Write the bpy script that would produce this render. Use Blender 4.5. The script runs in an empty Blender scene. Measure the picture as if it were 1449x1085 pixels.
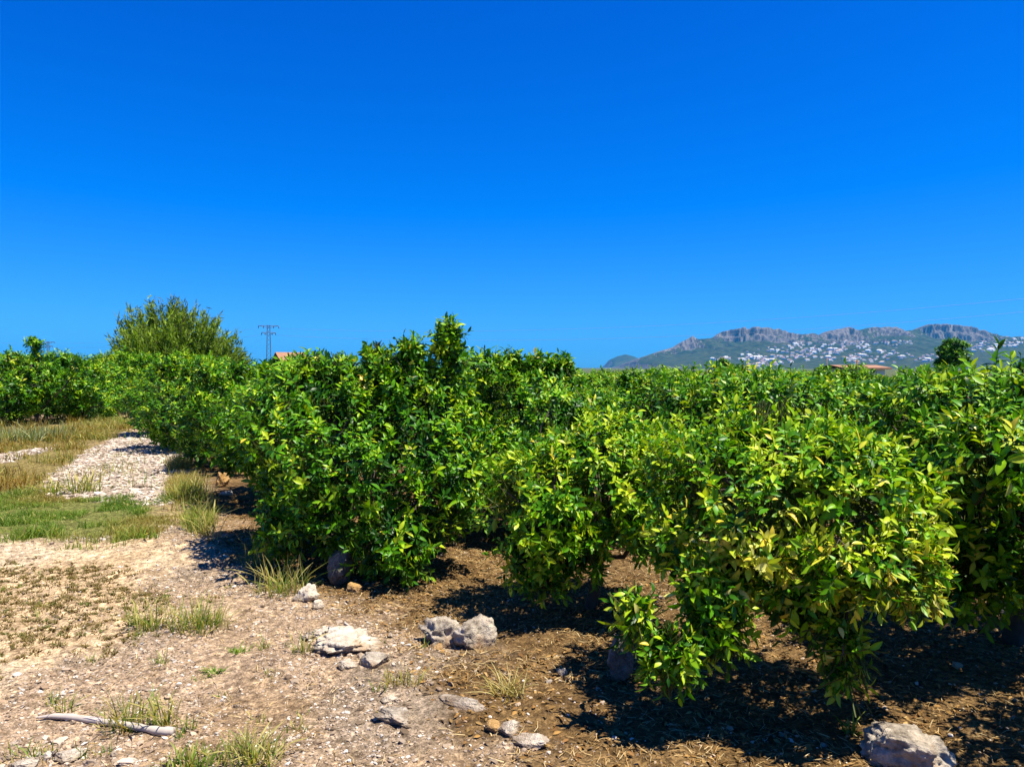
import bpy, math, random
import numpy as np
from mathutils import Vector, noise as mnoise

C = bpy.context.scene
COL = C.collection
R = math.radians

# ---------------------------------------------------------------- camera, sky, sun, exposure
F_PX, CX, CY, HORIZON = 1050.0, 724.5, 542.5, 520.0
CAM_H = 1.6
PITCH = math.atan((CY - HORIZON) / F_PX)
cam_data = bpy.data.cameras.new('camera')
cam_data.sensor_width = 36.0
cam_data.lens = F_PX / 1449.0 * 36.0
cam_data.clip_start = 0.05
cam_data.clip_end = 60000
cam = bpy.data.objects.new('camera', cam_data)
cam.location = (0, 0, CAM_H)
cam.rotation_euler = (R(90) - PITCH, 0, 0)
COL.objects.link(cam)
C.camera = cam

SUN_EL = R(68)
SUN_DIR_H = Vector((0.92, -0.36, 0)).normalized()      # towards the sun, on the ground plane
SUN_ROT = math.atan2(SUN_DIR_H.x, SUN_DIR_H.y)

world = bpy.data.worlds.new('World')
C.world = world
world.use_nodes = True
nt = world.node_tree
nt.nodes.clear()
wo = nt.nodes.new('ShaderNodeOutputWorld')
bg = nt.nodes.new('ShaderNodeBackground')
sky = nt.nodes.new('ShaderNodeTexSky')
sky.sky_type = 'NISHITA'
sky.sun_disc = False
sky.sun_elevation = SUN_EL
sky.sun_rotation = SUN_ROT
sky.altitude = 0
sky.air_density = 1.0
sky.dust_density = 0.15
sky.ozone_density = 3.0
hs = nt.nodes.new('ShaderNodeHueSaturation')
hs.inputs['Hue'].default_value = 0.5
hs.inputs['Saturation'].default_value = 1.0
hs.inputs['Value'].default_value = 1.0
bg.inputs['Strength'].default_value = 0.068
tintn = nt.nodes.new('ShaderNodeMix')
tintn.data_type = 'RGBA'
tintn.blend_type = 'MULTIPLY'
tintn.inputs[0].default_value = 1.0
tintn.inputs[7].default_value = (0.19, 0.54, 1.26, 1)          # a polarised, very blue summer sky
nt.links.new(sky.outputs[0], tintn.inputs[6])
subn = nt.nodes.new('ShaderNodeVectorMath'); subn.operation = 'SUBTRACT'
subn.inputs[1].default_value = (0.42, 0.30, 0.0)
maxn = nt.nodes.new('ShaderNodeVectorMath'); maxn.operation = 'MAXIMUM'
maxn.inputs[1].default_value = (0.0, 0.0, 0.0)
nt.links.new(tintn.outputs[2], subn.inputs[0])
nt.links.new(subn.outputs[0], maxn.inputs[0])
nt.links.new(maxn.outputs[0], hs.inputs['Color'])
nt.links.new(hs.outputs[0], bg.inputs['Color'])
nt.links.new(bg.outputs[0], wo.inputs['Surface'])

sl = bpy.data.lights.new('sun', 'SUN')
sl.energy = 5.0
sl.angle = R(0.53)
sl.color = (1.0, 0.94, 0.80)
sun = bpy.data.objects.new('sun', sl)
sv = Vector((SUN_DIR_H.x * math.cos(SUN_EL), SUN_DIR_H.y * math.cos(SUN_EL), math.sin(SUN_EL)))
sun.rotation_euler = sv.to_track_quat('Z', 'Y').to_euler()
sun.location = (20, 8, 40)
COL.objects.link(sun)

C.view_settings.view_transform = 'Standard'
C.view_settings.look = 'None'
C.view_settings.exposure = 1.1
C.view_settings.gamma = 1.0
C.cycles.max_bounces = 6
C.cycles.diffuse_bounces = 3
C.cycles.glossy_bounces = 2
C.cycles.transmission_bounces = 4
C.cycles.volume_bounces = 0

# ---------------------------------------------------------------- helpers
rng = np.random.default_rng(7)
random.seed(7)

def ray(px, py):
    d = np.array([(px - CX) / F_PX, 1.0, (CY - py) / F_PX])
    c, s = math.cos(PITCH), math.sin(PITCH)
    return np.array([d[0], d[1] * c + d[2] * s, -d[1] * s + d[2] * c])

def at(px, py, Y):
    d = ray(px, py)
    t = Y / d[1]
    return np.array([d[0] * t, Y, CAM_H + d[2] * t])

def G(px, py):
    d = ray(px, py)
    t = -CAM_H / d[2]
    return np.array([d[0] * t, d[1] * t])

def vnoise(x, y, seed=0):
    """smooth 2D value noise in 0..1"""
    xi, yi = np.floor(x).astype(np.int64), np.floor(y).astype(np.int64)
    xf, yf = x - xi, y - yi
    u, v = xf * xf * (3 - 2 * xf), yf * yf * (3 - 2 * yf)
    def h(a, b):
        n = (a * 374761393 + b * 668265263 + seed * 1442695041) & 0xffffffff
        n = ((n ^ (n >> 13)) * 1274126177) & 0xffffffff
        return ((n ^ (n >> 16)) & 0xffff) / 65535.0
    return (h(xi, yi) * (1 - u) + h(xi + 1, yi) * u) * (1 - v) + (h(xi, yi + 1) * (1 - u) + h(xi + 1, yi + 1) * u) * v

def fbm(x, y, octaves=4, seed=0, gain=0.5):
    s, a, t = 0, 1.0, 0
    for i in range(octaves):
        s = s + a * vnoise(x * 2 ** i, y * 2 ** i, seed + i * 17)
        t += a
        a *= gain
    return s / t

def smooth(a, b, x):
    t = np.clip((x - a) / (b - a), 0, 1)
    return t * t * (3 - 2 * t)

def make_mesh(name, V, Fq, cols=None, smooth_shade=True):
    """V (n,3), Fq (m,k) equal-sized faces, cols (n,4) point colour"""
    me = bpy.data.meshes.new(name)
    V = np.asarray(V, dtype=np.float32)
    Fq = np.asarray(Fq, dtype=np.int32)
    k = Fq.shape[1]
    me.vertices.add(len(V))
    me.vertices.foreach_set('co', V.ravel())
    me.loops.add(Fq.size)
    me.loops.foreach_set('vertex_index', Fq.ravel())
    me.polygons.add(len(Fq))
    me.polygons.foreach_set('loop_start', np.arange(0, Fq.size, k, dtype=np.int32))
    me.polygons.foreach_set('use_smooth', np.full(len(Fq), smooth_shade, dtype=bool))
    if cols is not None:
        cols = np.asarray(cols, dtype=np.float32)
        if cols.shape[1] == 3:
            cols = np.hstack([cols, np.ones((len(cols), 1), np.float32)])
        a = me.color_attributes.new('tint', 'FLOAT_COLOR', 'POINT')
        a.data.foreach_set('color', cols.ravel())
    me.update(calc_edges=True)
    me.validate()
    return me

def link(name, me, mat=None, parent=None, loc=None):
    o = bpy.data.objects.new(name, me)
    COL.objects.link(o)
    if mat is not None and me is not None and len(me.materials) == 0:
        me.materials.append(mat)
    if parent is not None:
        o.parent = parent
    if loc is not None:
        o.location = loc
    return o

def tag(o, label=None, cat=None, group=None, kind=None):
    if label: o['label'] = label
    if cat: o['category'] = cat
    if group: o['group'] = group
    if kind: o['kind'] = kind
    return o

def empty(name, loc, rz=0.0):
    o = bpy.data.objects.new(name, None)
    o.empty_display_size = 0.2
    o.location = loc
    o.rotation_euler = (0, 0, rz)
    COL.objects.link(o)
    return o

def copy_tree(root, loc, rz=0.0, sc=1.0):
    r = root.copy()
    COL.objects.link(r)
    r.location = loc
    r.rotation_euler = (0, 0, rz)
    r.scale = (sc, sc, sc)
    for ch in root.children:
        c = ch.copy()
        COL.objects.link(c)
        c.parent = r
    return r

class Bag:
    """collects quads"""
    def __init__(self): self.V, self.F, self.K, self.n = [], [], [], 0
    def add(self, V, F, col=None):
        V = np.asarray(V, float)
        self.V.append(V); self.F.append(np.asarray(F) + self.n); self.n += len(V)
        if col is not None:
            col = np.asarray(col, float)
            if col.ndim == 1: col = np.tile(col, (len(V), 1))
            self.K.append(col)
    def mesh(self, name, sm=True):
        return make_mesh(name, np.vstack(self.V), np.vstack(self.F), np.vstack(self.K) if self.K else None, sm)

def box(bag, cx, cy, cz, sx, sy, sz, rz=0.0, col=None):
    v = np.array([[x, y, z] for z in (-.5, .5) for x, y in ((-.5, -.5), (.5, -.5), (.5, .5), (-.5, .5))]) * [sx, sy, sz]
    c, s = math.cos(rz), math.sin(rz)
    v = np.stack([v[:, 0] * c - v[:, 1] * s + cx, v[:, 0] * s + v[:, 1] * c + cy, v[:, 2] + cz], 1)
    f = [[0, 3, 2, 1], [4, 5, 6, 7], [0, 1, 5, 4], [1, 2, 6, 5], [2, 3, 7, 6], [3, 0, 4, 7]]
    bag.add(v, f, col)

def tube(bag, pts, radii, sides=6, col=None):
    pts = np.asarray(pts, float)
    n = len(pts)
    radii = np.broadcast_to(radii, (n,))
    T = np.gradient(pts, axis=0)
    T /= np.linalg.norm(T, axis=1, keepdims=True) + 1e-9
    ref = np.array([0.31, 0.17, 0.93]) if abs(T[:, 2]).mean() < 0.8 else np.array([0.95, 0.2, 0.1])
    A = np.cross(T, ref); A /= np.linalg.norm(A, axis=1, keepdims=True) + 1e-9
    B = np.cross(T, A)
    ang = np.arange(sides) * 2 * math.pi / sides
    V = pts[:, None, :] + radii[:, None, None] * (np.cos(ang)[None, :, None] * A[:, None, :] + np.sin(ang)[None, :, None] * B[:, None, :])
    F = []
    for i in range(n - 1):
        for j in range(sides):
            k = (j + 1) % sides
            F.append([i * sides + j, i * sides + k, (i + 1) * sides + k, (i + 1) * sides + j])
    V = V.reshape(-1, 3)
    # end caps: collapse a ring on each end onto its centre
    caps = np.vstack([np.tile(pts[0], (sides, 1)), np.tile(pts[-1], (sides, 1))])
    m = len(V)
    for j in range(sides):
        k = (j + 1) % sides
        F.append([m + j, m + k, k, j])
        F.append([(n - 1) * sides + j, (n - 1) * sides + k, m + sides + k, m + sides + j])
    V = np.vstack([V, caps])
    V[m:] += rng.normal(0, 1e-5, (2 * sides, 3))
    bag.add(V, F, col)

def unit(a):
    return a / (np.linalg.norm(a, axis=-1, keepdims=True) + 1e-9)

# ---------------------------------------------------------------- materials
def new_mat(name):
    m = bpy.data.materials.new(name)
    m.use_nodes = True
    t = m.node_tree
    t.nodes.clear()
    out = t.nodes.new('ShaderNodeOutputMaterial')
    return m, t, out

def N(t, typ, **kw):
    n = t.nodes.new(typ)
    for k, v in kw.items():
        if k.startswith('i_'):
            n.inputs[k[2:].replace('_', ' ')].default_value = v
        else:
            setattr(n, k, v)
    return n

def ramp(t, stops):
    n = t.nodes.new('ShaderNodeValToRGB')
    e = n.color_ramp.elements
    while len(e) < len(stops): e.new(0.5)
    for i, (p, c) in enumerate(stops):
        e[i].position = p
        e[i].color = (*c, 1) if len(c) == 3 else c
    return n

def mixc(t, a, b, fac, mode='MIX'):
    n = t.nodes.new('ShaderNodeMix')
    n.data_type = 'RGBA'
    n.blend_type = mode
    for sock, v in (('A', a), ('B', b)):
        i = [s for s in n.inputs if s.name == sock and s.type == 'RGBA'][0]
        if hasattr(v, 'links'): t.links.new(v, i)
        else: i.default_value = (*v, 1) if len(v) == 3 else v
    f = n.inputs[0]
    if hasattr(fac, 'links'): t.links.new(fac, f)
    else: f.default_value = fac
    return [o for o in n.outputs if o.type == 'RGBA'][0]

def leaf_material(name, translucency=0.3, rough=0.38, spec=0.5):
    m, t, out = new_mat(name)
    a = N(t, 'ShaderNodeAttribute', attribute_name='tint')
    geo = N(t, 'ShaderNodeNewGeometry')
    nz = N(t, 'ShaderNodeTexNoise', i_Scale=60.0, i_Detail=2.0)
    v = mixc(t, (0.78, 0.78, 0.78), (1.2, 1.2, 1.15), nz.outputs['Fac'])
    c = mixc(t, a.outputs['Color'], v, 1.0, 'MULTIPLY')
    under = mixc(t, c, (0.18, 0.24, 0.06), 0.25)             # paler underside
    cc = mixc(t, c, under, geo.outputs['Backfacing'])
    p = N(t, 'ShaderNodeBsdfPrincipled', i_Roughness=rough)
    p.inputs['Specular IOR Level'].default_value = spec
    t.links.new(cc, p.inputs['Base Color'])
    tr = N(t, 'ShaderNodeBsdfTranslucent')
    tc = mixc(t, c, (1.7, 1.75, 0.5), 1.0, 'MULTIPLY')
    t.links.new(tc, tr.inputs['Color'])
    mx = N(t, 'ShaderNodeMixShader')
    mx.inputs[0].default_value = translucency
    t.links.new(p.outputs[0], mx.inputs[1]); t.links.new(tr.outputs[0], mx.inputs[2])
    t.links.new(mx.outputs[0], out.inputs['Surface'])
    return m

def tint_material(name, rough=0.9, scale=30.0, lo=0.7, hi=1.25, bump=0.0, spec=0.2):
    m, t, out = new_mat(name)
    a = N(t, 'ShaderNodeAttribute', attribute_name='tint')
    co = N(t, 'ShaderNodeTexCoord')
    nz = N(t, 'ShaderNodeTexNoise', i_Scale=scale, i_Detail=5.0, i_Roughness=0.65)
    t.links.new(co.outputs['Object'], nz.inputs['Vector'])
    v = mixc(t, (lo, lo, lo), (hi, hi, hi), nz.outputs['Fac'])
    c = mixc(t, a.outputs['Color'], v, 1.0, 'MULTIPLY')
    p = N(t, 'ShaderNodeBsdfPrincipled', i_Roughness=rough)
    p.inputs['Specular IOR Level'].default_value = spec
    t.links.new(c, p.inputs['Base Color'])
    if bump:
        b = N(t, 'ShaderNodeBump', i_Strength=bump, i_Distance=0.02)
        t.links.new(nz.outputs['Fac'], b.inputs['Height'])
        t.links.new(b.outputs[0], p.inputs['Normal'])
    t.links.new(p.outputs[0], out.inputs['Surface'])
    return m

def plain_material(name, col, rough=0.8, var=0.25, scale=3.0, metallic=0.0):
    m, t, out = new_mat(name)
    co = N(t, 'ShaderNodeTexCoord')
    nz = N(t, 'ShaderNodeTexNoise', i_Scale=scale, i_Detail=5.0)
    t.links.new(co.outputs['Object'], nz.inputs['Vector'])
    c = mixc(t, tuple(x * (1 - var) for x in col), tuple(min(1, x * (1 + var)) for x in col), nz.outputs['Fac'])
    p = N(t, 'ShaderNodeBsdfPrincipled', i_Roughness=rough, i_Metallic=metallic)
    t.links.new(c, p.inputs['Base Color'])
    t.links.new(p.outputs[0], out.inputs['Surface'])
    return m

def rock_material(name, a, b, stain, scale=9.0):
    m, t, out = new_mat(name)
    co = N(t, 'ShaderNodeTexCoord')
    n1 = N(t, 'ShaderNodeTexNoise', i_Scale=scale, i_Detail=8.0, i_Roughness=0.7)
    n2 = N(t, 'ShaderNodeTexNoise', i_Scale=scale * 0.45, i_Detail=4.0, i_Roughness=0.6)
    for n in (n1, n2): t.links.new(co.outputs['Object'], n.inputs['Vector'])
    r1 = ramp(t, [(0.36, a), (0.62, b)])
    t.links.new(n1.outputs['Fac'], r1.inputs[0])
    r2 = ramp(t, [(0.52, (0, 0, 0)), (0.68, (1, 1, 1))])
    t.links.new(n2.outputs['Fac'], r2.inputs[0])
    c = mixc(t, r1.outputs[0], stain, r2.outputs[0])
    # soil clinging to the foot of the stone, with a ragged edge
    sx = N(t, 'ShaderNodeSeparateXYZ'); t.links.new(co.outputs['Object'], sx.inputs[0])
    dz = N(t, 'ShaderNodeMath', operation='MULTIPLY_ADD'); dz.inputs[1].default_value = 0.10
    t.links.new(n1.outputs['Fac'], dz.inputs[0]); t.links.new(sx.outputs['Z'], dz.inputs[2])
    dr = ramp(t, [(0.052, (1, 1, 1)), (0.085, (0, 0, 0))]); t.links.new(dz.outputs[0], dr.inputs[0])
    c = mixc(t, c, (0.21, 0.14, 0.085), dr.outputs[0])
    p = N(t, 'ShaderNodeBsdfPrincipled', i_Roughness=0.92)
    p.inputs['Specular IOR Level'].default_value = 0.2
    t.links.new(c, p.inputs['Base Color'])
    n4 = N(t, 'ShaderNodeTexNoise', i_Scale=scale * 6, i_Detail=6.0, i_Roughness=0.7)
    t.links.new(co.outputs['Object'], n4.inputs['Vector'])
    ad = N(t, 'ShaderNodeMath', operation='MULTIPLY_ADD')
    t.links.new(n1.outputs['Fac'], ad.inputs[0]); ad.inputs[1].default_value = 2.5
    t.links.new(n4.outputs['Fac'], ad.inputs[2])
    bp = N(t, 'ShaderNodeBump', i_Strength=0.9, i_Distance=0.02)
    t.links.new(ad.outputs[0], bp.inputs['Height'])
    t.links.new(bp.outputs[0], p.inputs['Normal'])
    t.links.new(p.outputs[0], out.inputs['Surface'])
    return m

M_LEAF = leaf_material('citrus_leaf', 0.20, 0.40, 0.20)
M_BUSHLEAF = leaf_material('fine_foliage', 0.25, 0.6, 0.2)
M_GRASS = leaf_material('grass_blade', 0.3, 0.7, 0.15)
M_BARK = plain_material('bark', (0.06, 0.042, 0.028), 0.9, 0.5, 25.0)
M_LITTER = tint_material('dry_litter', 0.9, 40.0)
M_STONE = tint_material('loose_stone', 0.92, 45.0, 0.6, 1.3, 0.5)
M_ROCK_PALE = rock_material('pale_limestone', (0.38, 0.30, 0.22), (0.76, 0.67, 0.54), (0.36, 0.23, 0.12))
M_ROCK_GREY = rock_material('grey_limestone', (0.17, 0.135, 0.10), (0.62, 0.53, 0.42), (0.25, 0.15, 0.08))
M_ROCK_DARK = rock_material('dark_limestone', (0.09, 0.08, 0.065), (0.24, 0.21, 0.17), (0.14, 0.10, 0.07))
M_ROCK_OCHRE = rock_material('ochre_limestone', (0.36, 0.20, 0.06), (0.55, 0.34, 0.14), (0.26, 0.12, 0.04))
M_STICK = plain_material('weathered_wood', (0.40, 0.34, 0.29), 0.9, 0.35, 18.0)

# ---------------------------------------------------------------- terrain
def poly(px):
    return np.array([G(a, b) for a, b in px])

def inside_dist(P, x, y):
    """signed distance to polygon P, positive inside"""
    d = np.full(x.shape, 1e9)
    ins = np.zeros(x.shape, bool)
    n = len(P)
    for i in range(n):
        a, b = P[i], P[(i + 1) % n]
        e = b - a
        t = np.clip(((x - a[0]) * e[0] + (y - a[1]) * e[1]) / (e @ e), 0, 1)
        d = np.minimum(d, np.hypot(x - a[0] - t * e[0], y - a[1] - t * e[1]))
        with np.errstate(divide='ignore', invalid='ignore'):
            c = ((a[1] > y) != (b[1] > y)) & (x < (b[0] - a[0]) * (y - a[1]) / (b[1] - a[1]) + a[0])
        ins ^= c
    return np.where(ins, d, -d)

P_SAND = poly([(-260, 748), (0, 752), (180, 762), (255, 756), (285, 775), (262, 812), (235, 862), (150, 915), (0, 985), (-300, 1000)])
P_RUBBLE = poly([(58, 704), (70, 682), (105, 655), (178, 612), (236, 610), (252, 640), (246, 680), (240, 716)])
P_TRACK = poly([(-400, 660), (-60, 652), (30, 636), (80, 628), (60, 640), (0, 656), (-300, 690)])
P_GREEN = poly([(-300, 708), (0, 702), (120, 706), (240, 706), (250, 735), (225, 768), (120, 772), (0, 760), (-300, 762)])
P_VERGE = poly([(-600, 690), (-600, 597), (-200, 596), (60, 596), (195, 592), (180, 611), (108, 650), (70, 682), (55, 706), (0, 708), (-400, 720)])
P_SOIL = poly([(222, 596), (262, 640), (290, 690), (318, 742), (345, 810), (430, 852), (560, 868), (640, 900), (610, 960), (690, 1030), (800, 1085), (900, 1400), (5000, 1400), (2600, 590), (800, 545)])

def zone_masks(x, y):
    w = (fbm(x * 1.3, y * 1.3, 4, 5) - 0.5)
    w2 = (fbm(x * 5, y * 5, 3, 9) - 0.5)
    e = w * 0.8 + w2 * 0.5
    sand = smooth(-0.25, 0.3, inside_dist(P_SAND, x, y) + e)
    rub = smooth(-0.1, 0.12, inside_dist(P_RUBBLE, x, y) + e * 0.5)
    trk = smooth(-0.1, 0.12, inside_dist(P_TRACK, x, y) + e * 0.5)
    grn = smooth(-0.2, 0.25, inside_dist(P_GREEN, x, y) + e)
    vrg = smooth(-0.2, 0.25, inside_dist(P_VERGE, x, y) + e * 0.8)
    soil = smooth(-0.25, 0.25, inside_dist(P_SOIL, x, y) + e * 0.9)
    return sand, rub, trk, grn, vrg, soil

def base_height(x, y):
    """the big shape: flat near, sloping gently down beyond the orchard on the right"""
    s = smooth(20, 110, y) * smooth(-30, 25, x)
    return -4.5 * s

def ground_height(x, y, masks=None):
    x = np.asarray(x, float); y = np.asarray(y, float)
    near = 1 - smooth(24, 40, np.hypot(x, y))
    h = (fbm(x * 0.6, y * 0.6, 3, 31) - 0.5) * 0.10 + (fbm(x * 3, y * 3, 4, 33) - 0.5) * 0.05
    h += (fbm(x * 14, y * 14, 3, 37) - 0.5) * 0.028
    return base_height(x, y) + h * near

def ghp(x, y):
    return float(ground_height(np.array([x]), np.array([y]))[0])

def geo_steps(a, b, s0, r):
    o, s = [a], s0
    while o[-1] < b:
        o.append(o[-1] + s); s *= r
    return o

ys = [-400, -100, -30, -10, -4, -1, 0, 0.6, 1.2] + geo_steps(1.7, 30, 0.013, 1.0055) 
ys = ys + geo_steps(ys[-1] + 0.6, 14000, 0.8, 1.12)
xn = list(np.arange(-9.5, 5.0, 0.022))
xs = [-v for v in reversed(geo_steps(9.55, 14000, 0.06, 1.06))] + xn + geo_steps(xn[-1] + 0.022, 14000, 0.03, 1.06)
xs, ys = np.array(xs), np.array(ys)
X, Y = np.meshgrid(xs, ys)
x, y = X.ravel(), Y.ravel()
far = np.hypot(x, y) > 60
masks = [np.where(far, 0, m) for m in zone_masks(np.clip(x, -80, 80), np.clip(y, -5, 80))]
sand, rub, trk, grn, vrg, soil = masks
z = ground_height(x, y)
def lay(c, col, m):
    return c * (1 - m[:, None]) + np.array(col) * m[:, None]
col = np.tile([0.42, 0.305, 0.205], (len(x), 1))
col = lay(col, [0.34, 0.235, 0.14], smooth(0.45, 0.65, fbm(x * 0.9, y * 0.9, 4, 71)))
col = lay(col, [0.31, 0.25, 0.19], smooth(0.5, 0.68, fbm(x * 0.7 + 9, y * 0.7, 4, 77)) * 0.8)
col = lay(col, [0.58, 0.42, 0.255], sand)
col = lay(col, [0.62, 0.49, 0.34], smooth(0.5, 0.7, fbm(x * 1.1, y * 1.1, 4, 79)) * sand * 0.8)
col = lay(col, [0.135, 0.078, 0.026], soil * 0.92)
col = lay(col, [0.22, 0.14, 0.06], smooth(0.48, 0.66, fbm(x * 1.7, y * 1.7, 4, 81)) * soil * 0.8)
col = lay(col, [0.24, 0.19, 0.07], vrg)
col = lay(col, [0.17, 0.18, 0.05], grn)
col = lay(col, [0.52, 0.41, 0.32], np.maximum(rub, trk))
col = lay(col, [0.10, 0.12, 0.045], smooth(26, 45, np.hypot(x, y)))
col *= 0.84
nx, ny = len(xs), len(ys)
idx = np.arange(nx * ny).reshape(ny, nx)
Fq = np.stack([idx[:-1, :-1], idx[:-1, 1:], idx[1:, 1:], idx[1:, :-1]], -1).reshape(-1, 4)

def ground_material():
    m, t, out = new_mat('dry_ground')
    a = N(t, 'ShaderNodeAttribute', attribute_name='tint')
    co = N(t, 'ShaderNodeTexCoord')
    def nz(s, d=6.0, r=0.65):
        n = N(t, 'ShaderNodeTexNoise', i_Scale=s, i_Detail=d, i_Roughness=r)
        t.links.new(co.outputs['Object'], n.inputs['Vector'])
        return n
    n1, n2, n3 = nz(18), nz(90, 4), nz(3.5, 5)
    vo = N(t, 'ShaderNodeTexVoronoi', i_Scale=38.0)
    wp = mixc(t, co.outputs['Object'], n1.outputs['Color'], 0.03)
    t.links.new(wp, vo.inputs['Vector'])
    r1 = ramp(t, [(0.33, (0.40, 0.37, 0.33)), (0.5, (0.95, 0.95, 0.95)), (0.66, (1.5, 1.48, 1.45))])
    t.links.new(n1.outputs['Fac'], r1.inputs[0])
    r2 = ramp(t, [(0.35, (0.48, 0.45, 0.41)), (0.62, (1.32, 1.32, 1.32))])
    t.links.new(n2.outputs['Fac'], r2.inputs[0])
    r3 = ramp(t, [(0.35, (0.82, 0.8, 0.77)), (0.65, (1.12, 1.12, 1.12))])
    t.links.new(n3.outputs['Fac'], r3.inputs[0])
    c = mixc(t, a.outputs['Color'], r1.outputs[0], 1.0, 'MULTIPLY')
    c = mixc(t, c, r2.outputs[0], 0.9, 'MULTIPLY')
    c = mixc(t, c, r3.outputs[0], 1.0, 'MULTIPLY')
    # each voronoi grain gets its own brightness
    hsv = N(t, 'ShaderNodeSeparateColor')
    t.links.new(vo.outputs['Color'], hsv.inputs[0])
    r4 = ramp(t, [(0.0, (0.72, 0.7, 0.68)), (0.85, (1.08, 1.08, 1.08)), (1.0, (1.7, 1.7, 1.7))])
    t.links.new(hsv.outputs[0], r4.inputs[0])
    c = mixc(t, c, r4.outputs[0], 0.7, 'MULTIPLY')
    p = N(t, 'ShaderNodeBsdfPrincipled', i_Roughness=0.97)
    p.inputs['Specular IOR Level'].default_value = 0.1
    t.links.new(c, p.inputs['Base Color'])
    ad = N(t, 'ShaderNodeMath', operation='ADD')
    t.links.new(n1.outputs['Fac'], ad.inputs[0]); t.links.new(n2.outputs['Fac'], ad.inputs[1])
    ad2 = N(t, 'ShaderNodeMath', operation='SUBTRACT')
    t.links.new(ad.outputs[0], ad2.inputs[0]); t.links.new(vo.outputs['Distance'], ad2.inputs[1])
    b = N(t, 'ShaderNodeBump', i_Strength=0.8, i_Distance=0.018)
    t.links.new(ad2.outputs[0], b.inputs['Height'])
    t.links.new(b.outputs[0], p.inputs['Normal'])
    t.links.new(p.outputs[0], out.inputs['Surface'])
    return m

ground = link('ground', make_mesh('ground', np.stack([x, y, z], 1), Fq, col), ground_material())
tag(ground, 'dry sandy and stony orchard ground with a pale track on the left', 'ground', kind='structure')

# ---------------------------------------------------------------- mountains and hillside
RIDGE = [(899, 513), (905, 507), (933, 497), (963, 488.6), (970, 483), (987, 474), (996, 478.6), (1015, 477), (1028, 468), (1050, 462.5), (1076, 463.4), (1098, 465.6),
         (1124, 474), (1143, 472), (1154, 477), (1163, 468.6), (1202, 462.5), (1213, 468), (1237, 462.5), (1271, 462.5), (1293, 468), (1319, 463.4),
         (1326, 458), (1345, 457), (1367, 461), (1393, 471), (1410, 475.5), (1449, 476), (1520, 480), (1620, 474), (1760, 488), (1900, 505), (2000, 519)]
YR = 6000.0
rx = np.array([at(a, b, YR)[0] for a, b in RIDGE])
rh = np.array([at(a, b, YR)[2] for a, b in RIDGE])

ROCKY = [(890, .5), (960, .5), (975, .9), (990, .9), (1000, .2), (1022, .3), (1032, 1), (1115, 1), (1128, .3), (1140, .7), (1150, .2), (1160, 1), (1205, 1), (1218, .2),
         (1235, .55), (1275, .5), (1290, .1), (1312, .2), (1325, 1), (1375, .9), (1395, .2), (1500, .3), (1620, .9), (1700, .2)]
rock_x = np.array([at(a, 490, YR)[0] for a, _ in ROCKY]); rock_w = np.array([b for _, b in ROCKY])

def mountain_parts(x, y):
    h = np.interp(x, rx, rh, left=-20, right=-20)
    jag = (np.abs(fbm(x / 45.0, x * 0 + 5, 3, 61) - .5) * 2) * smooth(200, 330, h)
    h = h - jag * 26 + 5 * smooth(200, 330, h)
    wob = (fbm(x / 420.0, y * 0 + 3, 3, 12) - 0.5) * 500
    t = (y - (YR + wob - 2400)) / 2400.0                     # 0 at the foot, 1 on the ridge
    back = (y - (YR + wob)) / 1500.0
    t2 = t + (np.abs(fbm(x / 70.0, y / 500.0, 3, 91) - .5) - .25) * 0.22   # buttresses
    wc = np.interp(x, rock_x, rock_w)                        # where the ridge ends in a cliff
    step = .5 * smooth(0.905, 0.925, t2) + .5 * smooth(0.938, 0.955, t2)
    front = (0.66 * np.clip(t / 0.90, 0, 1) ** 1.5 + 0.34 * step) * wc + np.clip(t, 0, 1) ** 1.35 * (1 - wc)
    p = np.where(back > 0, 1 - np.clip(back, 0, 1) ** 1.3, np.clip(front, 0, 1))
    g = np.abs(fbm(x / 260.0, y / 520.0, 5, 8, 0.55) - 0.5) * 2
    g2 = np.abs(fbm(x / 80.0, y / 240.0, 4, 28, 0.55) - 0.5) * 2
    amp = np.clip(t, 0, 1) * (1 - smooth(0.95, 1.0, t) * 0.85)
    hh = h * p - (g * 75 + g2 * 26) * amp * np.clip(h / 300, 0, 1)
    hh = np.where(p <= 0, -12, hh) - 6 * (1 - np.clip(t * 4, 0, 1))
    w = np.interp(x, rock_x, rock_w)
    bare = smooth(0.86, 0.915, t2 - .018 - (1 - w) * .10 + (fbm(x / 110.0, y / 110.0, 4, 95) - .5) * .16)
    return hh, bare

def mountain_height(x, y):
    return mountain_parts(x, y)[0]

mx_ = np.linspace(at(880, 500, YR)[0], at(1990, 500, YR)[0], 800)
my_ = np.concatenate([np.linspace(YR - 2750, YR - 700, 120), np.linspace(YR - 690, YR + 300, 230), np.linspace(YR + 300, YR + 1900, 24)])
MX, MY = np.meshgrid(mx_, my_)
# columns fan out so that the ridge keeps its place; height is a plain function of x and y
mz, mbare = mountain_parts(MX.ravel(), MY.ravel())
idx = np.arange(len(mx_) * len(my_)).reshape(len(my_), len(mx_))
Fm = np.stack([idx[:-1, :-1], idx[:-1, 1:], idx[1:, 1:], idx[1:, :-1]], -1).reshape(-1, 4)

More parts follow.
